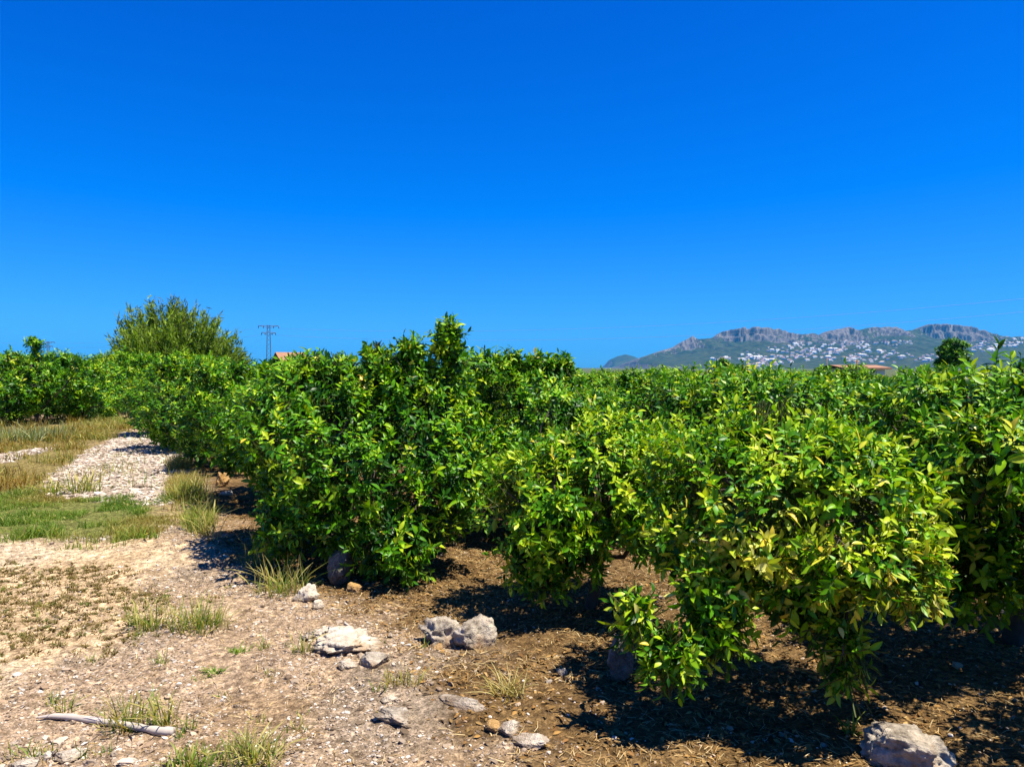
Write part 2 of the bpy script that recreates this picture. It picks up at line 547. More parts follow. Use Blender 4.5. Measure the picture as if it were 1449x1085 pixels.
def mountain_material(name, rock_a, rock_b, green_a, green_b, steep=(0.55, 0.75)):
    m, t, out = new_mat(name)
    co = N(t, 'ShaderNodeTexCoord')
    geo = N(t, 'ShaderNodeNewGeometry')
    sp = N(t, 'ShaderNodeSeparateXYZ')
    t.links.new(geo.outputs['True Normal'], sp.inputs[0])
    n1 = N(t, 'ShaderNodeTexNoise', i_Scale=0.012, i_Detail=7.0, i_Roughness=0.7)
    n2 = N(t, 'ShaderNodeTexNoise', i_Scale=0.05, i_Detail=6.0, i_Roughness=0.7)
    mp = N(t, 'ShaderNodeMapping')
    mp.inputs['Scale'].default_value = (1, 1, 0.35)
    t.links.new(co.outputs['Object'], mp.inputs[0])
    t.links.new(mp.outputs[0], n1.inputs['Vector'])
    t.links.new(mp.outputs[0], n2.inputs['Vector'])
    rk = ramp(t, [(0.35, rock_a), (0.65, rock_b)]); t.links.new(n2.outputs['Fac'], rk.inputs[0])
    gr = ramp(t, [(0.35, green_a), (0.65, green_b)]); t.links.new(n1.outputs['Fac'], gr.inputs[0])
    at_ = N(t, 'ShaderNodeAttribute', attribute_name='tint')
    st = ramp(t, [(steep[0], (1, 1, 1)), (steep[1], (0, 0, 0))])       # steep faces are bare rock
    t.links.new(sp.outputs['Z'], st.inputs[0])
    ad = N(t, 'ShaderNodeMath', operation='MAXIMUM')
    t.links.new(st.outputs[0], ad.inputs[0]); t.links.new(at_.outputs['Fac'], ad.inputs[1])
    sb = N(t, 'ShaderNodeMath', operation='MULTIPLY_ADD'); sb.inputs[1].default_value = 1.0
    n5 = N(t, 'ShaderNodeMath', operation='MULTIPLY_ADD'); n5.inputs[1].default_value = 1.6; n5.inputs[2].default_value = -0.8
    t.links.new(n2.outputs['Fac'], n5.inputs[0])
    t.links.new(ad.outputs[0], sb.inputs[0]); t.links.new(n5.outputs[0], sb.inputs[2])
    stt = ramp(t, [(0.40, (0, 0, 0)), (0.60, (1, 1, 1))])
    t.links.new(sb.outputs[0], stt.inputs[0])
    c = mixc(t, gr.outputs[0], rk.outputs[0], stt.outputs[0])
    p = N(t, 'ShaderNodeBsdfPrincipled', i_Roughness=0.95)
    p.inputs['Specular IOR Level'].default_value = 0.05
    t.links.new(c, p.inputs['Base Color'])
    t.links.new(p.outputs[0], out.inputs['Surface'])
    return m

M_MOUNT = mountain_material('scrubby_mountain', (0.026, 0.027, 0.028), (0.205, 0.178, 0.165), (0.016, 0.030, 0.012), (0.055, 0.062, 0.026))
mount = link('mountain_ridge', make_mesh('mountain_ridge', np.stack([MX.ravel(), MY.ravel(), mz], 1), Fm, np.repeat(mbare[:, None], 3, 1)), M_MOUNT)
tag(mount, 'long rocky mountain ridge with villas on its lower slope', 'mountain', kind='structure')

# the blue headland behind it
HEAD = [(855, 522), (863, 509), (874, 504), (885, 501), (893, 503), (905, 508), (930, 512), (960, 520)]
YH = 9500.0
hx = np.array([at(a, b, YH)[0] for a, b in HEAD]); hh_ = np.array([at(a, b, YH)[2] for a, b in HEAD])
ax = np.linspace(hx[0] - 30, hx[-1], 120); ay = np.linspace(YH - 900, YH + 900, 50)
AX, AY = np.meshgrid(ax, ay)
prof = 1 - smooth(0, 900, np.abs(AY - YH))
az = np.interp(AX.ravel(), hx, hh_) * prof.ravel() - 20 * np.abs(fbm(AX.ravel() / 150, AY.ravel() / 150, 4, 3) - .5) * prof.ravel() - 14 * (1 - prof.ravel())
idx = np.arange(AX.size).reshape(AX.shape)
Fh = np.stack([idx[:-1, :-1], idx[:-1, 1:], idx[1:, 1:], idx[1:, :-1]], -1).reshape(-1, 4)
head = link('headland', make_mesh('headland', np.stack([AX.ravel(), AY.ravel(), az], 1), Fh), M_MOUNT)
tag(head, 'small blue headland at the left foot of the ridge', 'headland', kind='structure')

# villas on the lower slope
M_WHITE = plain_material('white_render', (0.78, 0.75, 0.70), 0.8, 0.06, 0.2)
M_TERRA = plain_material('terracotta_tile', (0.42, 0.20, 0.11), 0.85, 0.25, 0.3)
M_TERRA_PALE = plain_material('pale_tile', (0.55, 0.40, 0.30), 0.85, 0.2, 0.3)

def hip_roof(bag, cx, cy, z, sx, sy, h, rz=0.0):
    v = np.array([[-sx/2, -sy/2, 0], [sx/2, -sy/2, 0], [sx/2, sy/2, 0], [-sx/2, sy/2, 0], [-sx/4, 0, h], [sx/4, 0, h], [-sx/4, 0.01, h], [sx/4, 0.01, h]], float)
    c, s = math.cos(rz), math.sin(rz)
    v = np.stack([v[:, 0] * c - v[:, 1] * s + cx, v[:, 0] * s + v[:, 1] * c + cy, v[:, 2] + z], 1)
    bag.add(v, [[0, 1, 5, 4], [2, 3, 6, 7], [1, 2, 7, 5], [3, 0, 4, 6], [0, 3, 2, 1], [4, 5, 7, 6]])

def villa(w, d, h, wing, roofmat):
    e = empty('hillside_villa', (0, 0, 0))
    b = Bag(); box(b, 0, 0, h / 2 - 5, w, d, h + 10)
    if wing: box(b, w * 0.42, -d * 0.5, h * 0.3 - 5, w * 0.6, d * 0.55, h * 0.6 + 10)
    link('wall', b.mesh('villa_wall', False), M_WHITE, e)
    r = Bag(); hip_roof(r, 0, 0, h + 0.01, w * 1.06, d * 1.08, h * 0.28)
    link('roof', r.mesh('villa_roof', False), roofmat, e)
    return e

protos = [villa(17, 11, 6.5, True, M_TERRA), villa(23, 12, 8, False, M_TERRA_PALE), villa(13, 10, 5.5, False, M_TERRA), villa(27, 13, 10, True, M_WHITE)]
def z2p(zx, zy): return 820 + zx * 0.434, 420 + zy * 0.434
VZONES = [  # polygons in the picture, read off the photograph, and how many villas stand there
    ([(520, 185), (690, 150), (770, 150), (770, 180), (600, 200), (520, 200)], 40),
    ([(510, 205), (690, 185), (770, 170), (780, 205), (700, 215), (560, 235)], 62),
    ([(780, 155), (870, 140), (890, 150), (1000, 175), (1100, 185), (1180, 180), (1160, 210), (900, 225), (780, 200)], 98),
    ([(890, 148), (960, 150), (1080, 142), (1090, 155), (1000, 162), (900, 160)], 22),
    ([(1270, 150), (1350, 145), (1449, 135), (1449, 160), (1330, 178), (1275, 180)], 46),
    ([(410, 200), (490, 195), (490, 207), (420, 210)], 10),
    ([(1449, 140), (1700, 130), (1700, 200), (1449, 185)], 14),
]
def ray_hill(px, py):
    d = ray(px, py)
    ts = np.linspace(3250, 6200, 1200)
    xx, yy, zz = d[0] * ts, d[1] * ts, CAM_H + d[2] * ts
    hit = np.nonzero(zz < mountain_height(xx, yy))[0]
    if len(hit) == 0: return None
    k = hit[0]
    return xx[k], yy[k], zz[k]
first = [True] * 4
placed = []
for P, n in VZONES:
    Pp = np.array([z2p(*q) for q in P])
    lo, hi = Pp.min(0), Pp.max(0)
    k = tries = 0
    while k < n and tries < 4000:
        tries += 1
        q = lo + rng.random(2) * (hi - lo)
        if inside_dist(Pp, np.array([q[0]]), np.array([q[1]]))[0] < 0: continue
        if any(abs(q[0] - a) < 3.0 and abs(q[1] - b) < 1.3 for a, b in placed): continue
        h = ray_hill(*q)
        if h is None: continue
        i = int(rng.choice(4, p=[.35, .3, .2, .15]))
        rz = rng.uniform(-0.5, 0.5); sc = rng.uniform(0.8, 1.4)
        if first[i]:
            o = protos[i]; first[i] = False
            o.location = h; o.rotation_euler = (0, 0, rz); o.scale = (sc, sc, sc)
        else:
            o = copy_tree(protos[i], h, rz, sc)
        tag(o, 'tiny white villa among the many dotted over the far mountainside', 'villa', 'white villas on the far mountainside')
        placed.append(tuple(q)); k += 1

# ---------------------------------------------------------------- citrus trees
def leaf_template(st):
    u = np.linspace(0, 1, st)
    w = np.sin(np.pi * u ** 0.82) ** 0.9 * 0.185
    w[0] = 0.02; w[-1] = 0.004
    return u, w

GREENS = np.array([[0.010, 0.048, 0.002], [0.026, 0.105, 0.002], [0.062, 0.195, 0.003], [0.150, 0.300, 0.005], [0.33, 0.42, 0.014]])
YELLOWS = np.array([[0.36, 0.41, 0.03], [0.58, 0.52, 0.05], [0.68, 0.46, 0.05], [0.62, 0.56, 0.16]])

def build_leaves(base, d, up, L, colr, st=5, rg=rng, curl=0.35, wid=1.0):
    """base (n,3), d direction, up leaf-normal hint, L lengths, colr (n,3) -> V, F, K"""
    n = len(base)
    u, w = leaf_template(st)
    side = unit(np.cross(d, up)); nor = np.cross(side, d)
    cu = (curl * rg.uniform(0.2, 1.8, n))[:, None]
    tw = rg.normal(0, 0.35, n)[:, None]
    side = unit(side + nor * tw); nor = np.cross(side, d)
    V = np.empty((n, st, 3, 3))
    fold = rg.uniform(0.05, 0.6, n)[:, None]
    wd = (rg.uniform(0.8, 1.2, n) * wid)[:, None]
    for i in range(st):
        mid = base + L[:, None] * (u[i] * (1 - 0.25 * cu * u[i]) * d - cu * u[i] ** 2 * 0.55 * nor)
        e = L[:, None] * w[i] * wd
        V[:, i, 0] = mid - side * e + nor * e * fold
        V[:, i, 1] = mid
        V[:, i, 2] = mid + side * e + nor * e * fold
    o = (np.arange(n) * st * 3)[:, None]
    q = []
    for i in range(st - 1):
        a = i * 3
        q += [[a, a + 1, a + 4, a + 3], [a + 1, a + 2, a + 5, a + 4]]
    Fq = (o[:, None, :] + np.array(q)[None]).reshape(-1, 4)
    K = np.repeat(colr[:, None, :], st * 3, 1).reshape(n, st, 3, 3)
    K = K * np.array([0.95, 1.25, 0.95])[None, None, :, None]
    return V.reshape(-1, 3), Fq, K.reshape(-1, 3)

def noise3(P, f, seed):
    a = vnoise(P[:, 0] * f + P[:, 2] * f * 0.37, P[:, 1] * f + P[:, 2] * f * 0.53, seed)
    b = vnoise(P[:, 2] * f + P[:, 0] * f * 0.41, P[:, 0] * f * 0.3 - P[:, 1] * f * 0.6 + 7, seed + 5)
    return 0.5 * (a + b)

def citrus_crown(lobes, shoots, seed, size=(0.060, 0.104), yellow=0.02, tone=0.0, st=5, k=9, stems=True, inner=0.26, holes=0.33, whips=14, ymask=None, lump=0.27):
    """lobes: rows cx cy cz rx ry rz [density]. returns mesh, shoot points"""
    rg = np.random.default_rng(seed)
    L = np.array([list(l) + [1.0] * (7 - len(l)) for l in lobes], float)
    area = ((L[:, 3] * L[:, 4]) ** 0.8 + (L[:, 3] * L[:, 5]) ** 0.8 + (L[:, 4] * L[:, 5]) ** 0.8) * L[:, 6]
    cnt = np.maximum((area / area.sum() * shoots * 2.2).astype(int), 8)
    li = np.repeat(np.arange(len(L)), cnt)
    d = unit(rg.normal(size=(len(li), 3)))
    c, Rr = L[li, :3], L[li, 3:6]
    inn = rg.random(len(li)) < inner
    r = np.where(inn, rg.uniform(0.45, 0.82, len(li)), 1 - np.abs(rg.normal(0, 0.10, len(li))))
    p0 = c + d * Rr
    lum = (noise3(p0, 3.2, seed + 1) - 0.5) * 2 * lump * 1.6
    out = unit(d / Rr)
    p = c + d * Rr * (r + np.where(inn, 0, lum))[:, None] - out * 0.06
    keep = (p[:, 2] > 0.05)
    for j in range(len(L)):
        q = (np.linalg.norm((p - L[j, :3]) / L[j, 3:6], axis=1) < 0.78) & (li != j)
        keep &= ~(q & (rg.random(len(li)) < 0.85))
    keep &= (noise3(p, 4.5, seed + 2) > holes) | inn | (rg.random(len(li)) < 0.12)
    sel = np.nonzero(keep)[0]
    if len(sel) > shoots: sel = rg.choice(sel, shoots, replace=False)
    p, out, inn = p[sel], out[sel], inn[sel]
    n = len(p)
    upw = np.array([0, 0, 1.0])
    axis = unit(out * 0.9 + upw * np.where(out[:, 2] < -0.3, -0.15, 0.55)[:, None] + rg.normal(0, 0.38, (n, 3)))
    SL = rg.uniform(0.08, 0.17, n)
    # long vertical whips on the top of the crown
    if whips:
        zz = p[:, 2] + rg.random(n) * 0.35
        top = np.argsort(-zz)[:whips * 3]
        top = rg.choice(top, min(whips, len(top)), replace=False)
        axis[top] = unit(upw + rg.normal(0, 0.22, (len(top), 3)))
        SL[top] = rg.uniform(0.10, 0.22, len(top))
    kk = np.full(n, k)
    if whips: kk[top] = k + 5
    si = np.repeat(np.arange(n), kk)
    ji = np.concatenate([np.arange(q) for q in kk])
    tt = (ji + rg.uniform(0.2, 0.9, len(si))) / kk[si]
    az = ji * 2.39996 + np.repeat(rg.uniform(0, 6.28, n), kk) + rg.normal(0, 0.3, len(si))
    A = axis[si]
    ref = unit(np.cross(A, rg.normal(size=(n, 3))[si]))
    B2 = np.cross(A, ref)
    radial = np.cos(az)[:, None] * ref + np.sin(az)[:, None] * B2
    th = np.radians(80 - 50 * tt + rg.normal(0, 14, len(si)))
    dl = unit(A * np.cos(th)[:, None] + radial * np.sin(th)[:, None] - upw * 0.12)
    base = p[si] + A * (SL[si] * tt)[:, None]
    Ll = rg.uniform(size[0], size[1], len(si)) * (1 - 0.28 * tt) * np.repeat(rg.uniform(0.85, 1.15, n), kk)
    # colour: shoot tone + leaf tone
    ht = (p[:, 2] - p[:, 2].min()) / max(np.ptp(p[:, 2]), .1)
    sh = rg.normal(0, 0.95, n) + tone + 1.6 + 0.6 * ht - np.where(inn, 1.9, 0)  # inner shoots: older dark leaves, deepened further to paint shade into the crown's gaps
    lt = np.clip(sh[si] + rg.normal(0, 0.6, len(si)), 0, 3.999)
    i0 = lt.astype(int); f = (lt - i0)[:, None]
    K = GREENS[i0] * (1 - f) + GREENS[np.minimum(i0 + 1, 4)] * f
    yp = np.full(n, yellow)
    if ymask is not None: yp = np.clip(yellow + ymask(p), 0, 0.9)
    ysh = rg.random(n) < yp
    yl = (ysh[si] & (rg.random(len(si)) < 0.75)) | (rg.random(len(si)) < yp[si] * 0.4)
    yk = YELLOWS[rg.choice(4, len(si), p=[.5, .3, .12, .08])]
    K = np.where(yl[:, None], K * 0.25 + yk * 0.75, K)
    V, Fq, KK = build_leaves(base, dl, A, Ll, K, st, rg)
    bag = Bag(); bag.add(V, Fq, KK)
    if stems:
        # each shoot's stem: a thin three-sided tapering prism from a little inside the crown to its tip
        s0 = p - axis * 0.05 - out * 0.10; s1 = p + axis * SL[:, None]
        ref = unit(np.cross(axis, rg.normal(size=(n, 3)))); b2 = np.cross(axis, ref)
        V = np.empty((n, 6, 3))
        for j in range(3):
            o = math.cos(j * 2.094) * ref + math.sin(j * 2.094) * b2
            V[:, j] = s0 + o * 0.0042; V[:, 3 + j] = s1 + o * 0.0014
        q = np.array([[0, 1, 4, 3], [1, 2, 5, 4], [2, 0, 3, 5]])
        Fs = ((np.arange(n) * 6)[:, None, None] + q[None]).reshape(-1, 4)
        bag.add(V.reshape(-1, 3), Fs, np.tile([0.07, 0.085, 0.02], (n * 6, 1)))
    return bag.mesh('crown'), p

def trunk_mesh(pts, lobes, seed, base=(0, 0), h=0.32, r0=0.055, nb=46, sides=7):
    rg = np.random.default_rng(seed)
    bag = Bag()
    b0 = np.array([base[0], base[1], -0.08])
    fork = np.array([base[0] + rg.normal(0, .04), base[1] + rg.normal(0, .04), h])
    tube(bag, [b0, b0 + [0.01, 0, .1], (b0 + fork) / 2 + rg.normal(0, .015, 3), fork], [r0 * 1.5, r0 * 1.12, r0, r0 * .95], sides)
    L = np.array([l[:6] for l in lobes], float)
    order = np.argsort(-(L[:, 3] * L[:, 4] * L[:, 5]))[:6]
    limbs = []
    for j in order:
        for _ in range(2 if len(order) < 4 else 1):
            c = L[j, :3] + rg.normal(0, .25, 3) * L[j, 3:6]
            m = fork * .45 + c * .55 + [0, 0, -.08] + rg.normal(0, .04, 3)
            P = [fork - [0, 0, .03], fork * .75 + m * .25 + rg.normal(0, .02, 3), m, c]
            tube(bag, P, [r0 * .7, r0 * .5, r0 * .4, r0 * .2], 6)
            limbs += [fork * .5 + m * .5, m, (m + c) / 2, c]
    limbs = np.array(limbs)
    for q in pts[rg.choice(len(pts), min(nb, len(pts)), replace=False)]:
        s = limbs[np.argmin(np.linalg.norm(limbs - q, axis=1))]
        m = (s + q) / 2 + rg.normal(0, .05, 3) + [0, 0, .03]
        tube(bag, [s, (s + m) / 2 + rg.normal(0, .02, 3), m, q], [r0 * .22, r0 * .18, r0 * .13, r0 * .06], 4)
    return bag.mesh('trunk')

def citrus_tree(X0, Y0, lobes, shoots, seed, label=None, group=None, **kw):
    tk = {k: kw.pop(k) for k in ('h', 'r0', 'nb', 'base') if k in kw}
    root = empty('citrus_tree', (X0, Y0, ghp(X0, Y0)))
    me, pts = citrus_crown(lobes, shoots, seed, **kw)
    link('trunk', trunk_mesh(pts, lobes, seed + 100, **tk), M_BARK, root)
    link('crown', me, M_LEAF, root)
    tag(root, label, 'citrus tree', group)
    return root

def PL(root_xy, px, py, Y, rx_, ry_, rz_, dens=1.0):
    """a lobe seen at a place of the photograph, in its tree's own coordinates"""
    q = at(px, py, Y)
    return (q[0] - root_xy[0], q[1] - root_xy[1], q[2], rx_, ry_, rz_, dens)

G_NEAR = 'citrus trees of the front row'
# the big tree in the middle, left of centre
r = (-1.25, 6.35)
lobes = [PL(r, 520, 640, 6.35, .92, .95, .56), PL(r, 445, 650, 6.2, .55, .7, .50), PL(r, 600, 625, 6.3, .58, .75, .50), PL(r, 480, 566, 6.6, .62, .7, .30), PL(r, 590, 560, 6.5, .5, .5, .30),
         PL(r, 415, 720, 6.0, .34, .5, .38), PL(r, 520, 700, 5.75, .62, .45, .48), PL(r, 615, 690, 5.8, .42, .4, .45), PL(r, 555, 775, 5.45, .34, .3, .30), PL(r, 440, 745, 5.75, .28, .3, .3),
         PL(r, 637, 482, 6.3, .13, .12, .09, 1.8), PL(r, 640, 512, 6.3, .10, .10, .09, 1.4), PL(r, 582, 503, 6.3, .11, .11, .08, 1.8), PL(r, 535, 510, 6.4, .15, .12, .07, 1.6), PL(r, 560, 525, 6.4, .34, .3, .09), PL(r, 460, 522, 6.6, .28, .25, .08), PL(r, 395, 585, 6.6, .34, .45, .34)]
citrus_tree(*r, lobes, 2900, 11, 'large dark green citrus tree left of centre with three tufts sticking up on top', G_NEAR, tone=0.1, yellow=0.012, holes=0.40)
# behind it, right of centre
r = (0.35, 7.9)
lobes = [PL(r, 770, 610, 7.8, .85, .85, .72), PL(r, 735, 565, 7.7, .55, .6, .38), PL(r, 785, 555, 7.8, .38, .5, .30), PL(r, 700, 640, 7.5, .55, .55, .55), PL(r, 810, 680, 7.4, .6, .5, .5), PL(r, 690, 665, 7.0, .48, .5, .36), PL(r, 770, 680, 6.8, .45, .45, .34),
         PL(r, 765, 522, 7.7, .18, .14, .10, 1.6), PL(r, 798, 522, 7.7, .09, .10, .10, 1.8), PL(r, 728, 514, 7.6, .12, .13, .10, 2), PL(r, 690, 522, 7.6, .26, .25, .13, 1.4)]
citrus_tree(*r, lobes, 2000, 12, 'dark green citrus tree behind the yellowish one with upright shoots along its flat top', G_NEAR, tone=0.1, yellow=0.015, holes=0.38)
# thin yellowish tree
r = (0.52, 4.95)
lobes = [PL(r, 845, 682, 4.95, .60, .55, .33), PL(r, 780, 712, 4.8, .42, .45, .32), PL(r, 895, 705, 4.8, .48, .45, .29), PL(r, 930, 740, 4.6, .26, .25, .2), PL(r, 850, 635, 5.1, .42, .4, .17), PL(r, 825, 775, 4.65, .20, .2, .13), PL(r, 760, 745, 4.75, .26, .26, .24),
         PL(r, 735, 790, 4.7, .15, .18, .13), PL(r, 770, 812, 4.65, .15, .14, .11, .8), PL(r, 940, 665, 4.9, .3, .4, .26)]
ym = lambda p: 0.02 + 0.06 * (p[:, 2] < .5)
citrus_tree(*r, lobes, 1350, 13, 'thin yellowish green citrus tree in the middle with a gap of lit soil under it', G_NEAR, tone=0.75, yellow=0.012, size=(.056, .095), holes=0.36, ymask=ym, h=0.3, r0=.04, inner=.2, whips=6)
# the nearest tree, yellowing, with twigs hanging to the ground
r = (1.34, 3.62)
lobes = [PL(r, 1110, 710, 3.62, .56, .55, .33), PL(r, 1050, 735, 3.45, .38, .38, .29), PL(r, 1185, 715, 3.5, .40, .38, .31), PL(r, 1125, 650, 3.7, .38, .4, .17), PL(r, 1225, 800, 3.1, .28, .25, .15, 1.5),
         PL(r, 1000, 715, 3.6, .30, .36, .29), PL(r, 960, 770, 3.5, .16, .16, .13), PL(r, 1040, 800, 3.3, .22, .2, .18), PL(r, 1000, 850, 3.25, .14, .13, .15, 1.4), PL(r, 1020, 895, 3.2, .11, .11, .10, 1.6), PL(r, 945, 935, 3.15, .14, .11, .06, 1.6), PL(r, 900, 880, 3.2, .06, .06, .06, 1.4),
         PL(r, 1140, 845, 3.25, .22, .18, .13, 1.3), PL(r, 1168, 890, 3.2, .07, .07, .08, 1.5), PL(r, 1196, 925, 3.12, .05, .05, .06, 1.6), PL(r, 1188, 965, 3.12, .035, .035, .04, 1.6), PL(r, 1285, 830, 3.4, .12, .12, .09, 1.4), PL(r, 1095, 615, 3.8, .26, .28, .07)]
def ym(p):
    q = np.exp(-((p[:, 0] - .30) ** 2 + (p[:, 1] + .45) ** 2) / .14 - ((p[:, 2] - .70) / .22) ** 2) * 0.8
    q2 = np.exp(-((p[:, 0] + .36) ** 2) / .03 - ((p[:, 2] - .76) / .13) ** 2) * 0.7
    q3 = np.exp(-((p[:, 0] + .20) ** 2 + (p[:, 1] + .42) ** 2) / .02 - ((p[:, 2] - .74) / .10) ** 2) * 0.7
    return 0.01 + q * .8 + q2 + q3
citrus_tree(*r, lobes, 1700, 14, 'nearest citrus tree right of centre with yellow leaves and twigs hanging to the soil', G_NEAR, tone=0.85, yellow=0.015, holes=0.37, ymask=ym, h=0.28, r0=.04, inner=.2, whips=3, size=(.053, .090), base=(-.12, .42))
# right-hand edge
r = (2.95, 4.35)
lobes = [PL(r, 1440, 660, 4.3, .82, .8, .44), PL(r, 1360, 670, 4.1, .46, .5, .42), PL(r, 1400, 590, 4.4, .6, .6, .28), PL(r, 1330, 730, 4.1, .34, .34, .32), PL(r, 1460, 740, 3.9, .5, .4, .36), PL(r, 1385, 800, 3.8, .22, .22, .2),
         PL(r, 1400, 570, 4.5, .28, .3, .09), PL(r, 1440, 543, 4.5, .14, .18, .07), PL(r, 1420, 640, 3.65, .32, .3, .2), PL(r, 1540, 630, 4.3, .6, .6, .42)]
ym = lambda p: 0.45 * np.exp(-((p[:, 2] - 1.15) / .12) ** 2 - ((p[:, 0] + .2) / .5) ** 2 - ((p[:, 1] + .6) / .4) ** 2)
citrus_tree(*r, lobes, 1600, 15, 'dark citrus tree at the right edge with some yellow leaves near its top', G_NEAR, tone=0.1, yellow=0.03, holes=0.38, ymask=ym, whips=6)
# fills in behind the nearest trees
r = (2.3, 7.0)
lobes = [(0, 0, 1.0, 1.05, 1.0, .6), (-.5, -.3, .95, .6, .6, .5), (.5, -.35, .95, .6, .6, .5), (0, -.1, 1.35, .7, .7, .22), (.1, -.65, .55, .6, .4, .4), (-.65, .2, 1.15, .5, .5, .35)]
citrus_tree(*r, lobes, 1500, 16, 'dense green citrus tree standing behind the nearest yellowing tree', G_NEAR, tone=0.15, yellow=0.02, holes=0.32)
# off the right edge, throws the shade over the lower right
r = (3.1, 2.6)
lobes = [(0, 0, 1.0, .85, .8, .5), (-.4, .1, .95, .5, .55, .4), (.1, .3, 1.25, .5, .5, .25), (-.2, -.45, 1.1, .5, .4, .3)]
citrus_tree(*r, lobes, 800, 17, 'citrus tree just past the right edge shading the soil', G_NEAR, tone=0.3, yellow=0.02, holes=0.36, whips=4)

# the row along the track, and the orchard behind: variants copied
def variant(seed, shoots, st, size, k, h=1.0, tone=0.1, stems=True):
    rg = np.random.default_rng(seed)
    lobes = [(0, 0, .88, 1.02, 1.02, .74)]
    for j in range(7):
        a = j * 0.9 + rg.uniform(-.3, .3); rr = rg.uniform(.45, .65)
        lobes.append((rr * math.cos(a), rr * math.sin(a), rg.uniform(.42, 1.12), rg.uniform(.45, .62), rg.uniform(.45, .62), rg.uniform(.38, .52)))
    for j in range(5):
        a = rg.uniform(0, 6.28); rr = rg.uniform(.1, .7)
        lobes.append((rr * math.cos(a), rr * math.sin(a), rg.uniform(1.48, 1.62), rg.uniform(.14, .3), rg.uniform(.14, .3), rg.uniform(.12, .22)))
    me, pts = citrus_crown(lobes, shoots, seed, size=size, yellow=0.015, tone=tone, st=st, k=k, stems=stems, holes=0.37)
    tr = trunk_mesh(pts, lobes, seed + 100, nb=20, sides=6)
    me.materials.append(M_LEAF); tr.materials.append(M_BARK)
    return tr, me

MID = [variant(31 + i, 1500, 4, (.08, .125), 9) for i in range(3)]
FAR = [variant(41 + i, 850, 3, (.10, .15), 8, stems=False) for i in range(3)]
def put_variant(v, x, y, rz, sc, label, group, zsc=1.0):
    root = empty('citrus_tree', (x, y, ghp(x, y) - 0.02), rz)
    root.scale = (sc, sc, sc * zsc)
    link('trunk', v[0], None, root); link('crown', v[1], None, root)
    tag(root, label, 'citrus tree', group)
    return root

G_ROW = 'citrus trees lining the track'
ROW = [(-2.45, 8.95, .97, 'first citrus tree behind the large tufted one along the right side of the track'),
       (-4.25, 11.8, .98, 'citrus tree along the track whose shadow falls on the white rubble'),
       (-6.15, 14.6, 1.05, 'citrus tree on the right of the track beyond the white rubble'),
       (-7.9, 17.6, 1.1, 'last citrus tree on the right where the track narrows')]
for i, (a, b, s, lab) in enumerate(ROW):
    put_variant(MID[i % 3], a, b, rng.uniform(0, 6.28), s, lab, G_ROW, .98)
G_ORCH = 'citrus trees of the orchard rows behind'
taken = [(-1.25, 6.35), (.35, 7.9), (.52, 4.95), (1.45, 3.95), (2.95, 4.35), (2.3, 7.0), (3.1, 2.6)] + [(a, b) for a, b, _, _ in ROW]
dv, cv = np.array([-0.50, 0.87]) * 2.9, np.array([0.87, 0.50]) * 2.75
n_orch = 0
for i in range(-4, 22):
    for j in range(0, 17):
        q = np.array([-1.25, 6.35]) + dv * i + cv * j + rng.normal(0, .22, 2)
        X0, Y0 = q
        if Y0 < 5.5 or Y0 > 46 or abs(X0) > Y0 * 0.80 + 2.5 or j == 0: continue
        if any(math.hypot(X0 - a, Y0 - b) < 1.75 for a, b in taken): continue
        v = MID[(i + j) % 3] if Y0 < 13 else FAR[(i * 2 + j) % 3]
        s = rng.uniform(.84, .96) if Y0 < 24 else rng.uniform(.9, 1.02)
        put_variant(v, X0, Y0, rng.uniform(0, 6.28), s, 'green citrus tree among the rows of the orchard behind the front trees', G_ORCH, rng.uniform(.86, .98))
        taken.append((X0, Y0)); n_orch += 1
print('orchard trees', n_orch)
# the hedge of trees closing the view on the left
G_BACK = 'citrus trees across the track on the left'
BACK = [(-200, 22.5, 1.1), (-130, 21, 1.08), (-60, 21.5, 1.12), (5, 20.5, 1.08), (62, 21.5, 1.1), (120, 22.5, 1.06), (165, 25.0, 1.12), (205, 26.5, 1.1), (245, 27.5, 1.12), (290, 28, 1.1), (-20, 25, 1.15), (40, 26, 1.1), (100, 28, 1.05), (-100, 25, 1.1), (145, 29, 1.1)]
for i, (px, Yb, s) in enumerate(BACK):
    q = at(px, 560, Yb)
    put_variant(FAR[i % 3], q[0], Yb, rng.uniform(0, 6.28), s * 1.05, 'dark citrus tree in the row closing the far left end of the track', G_BACK)

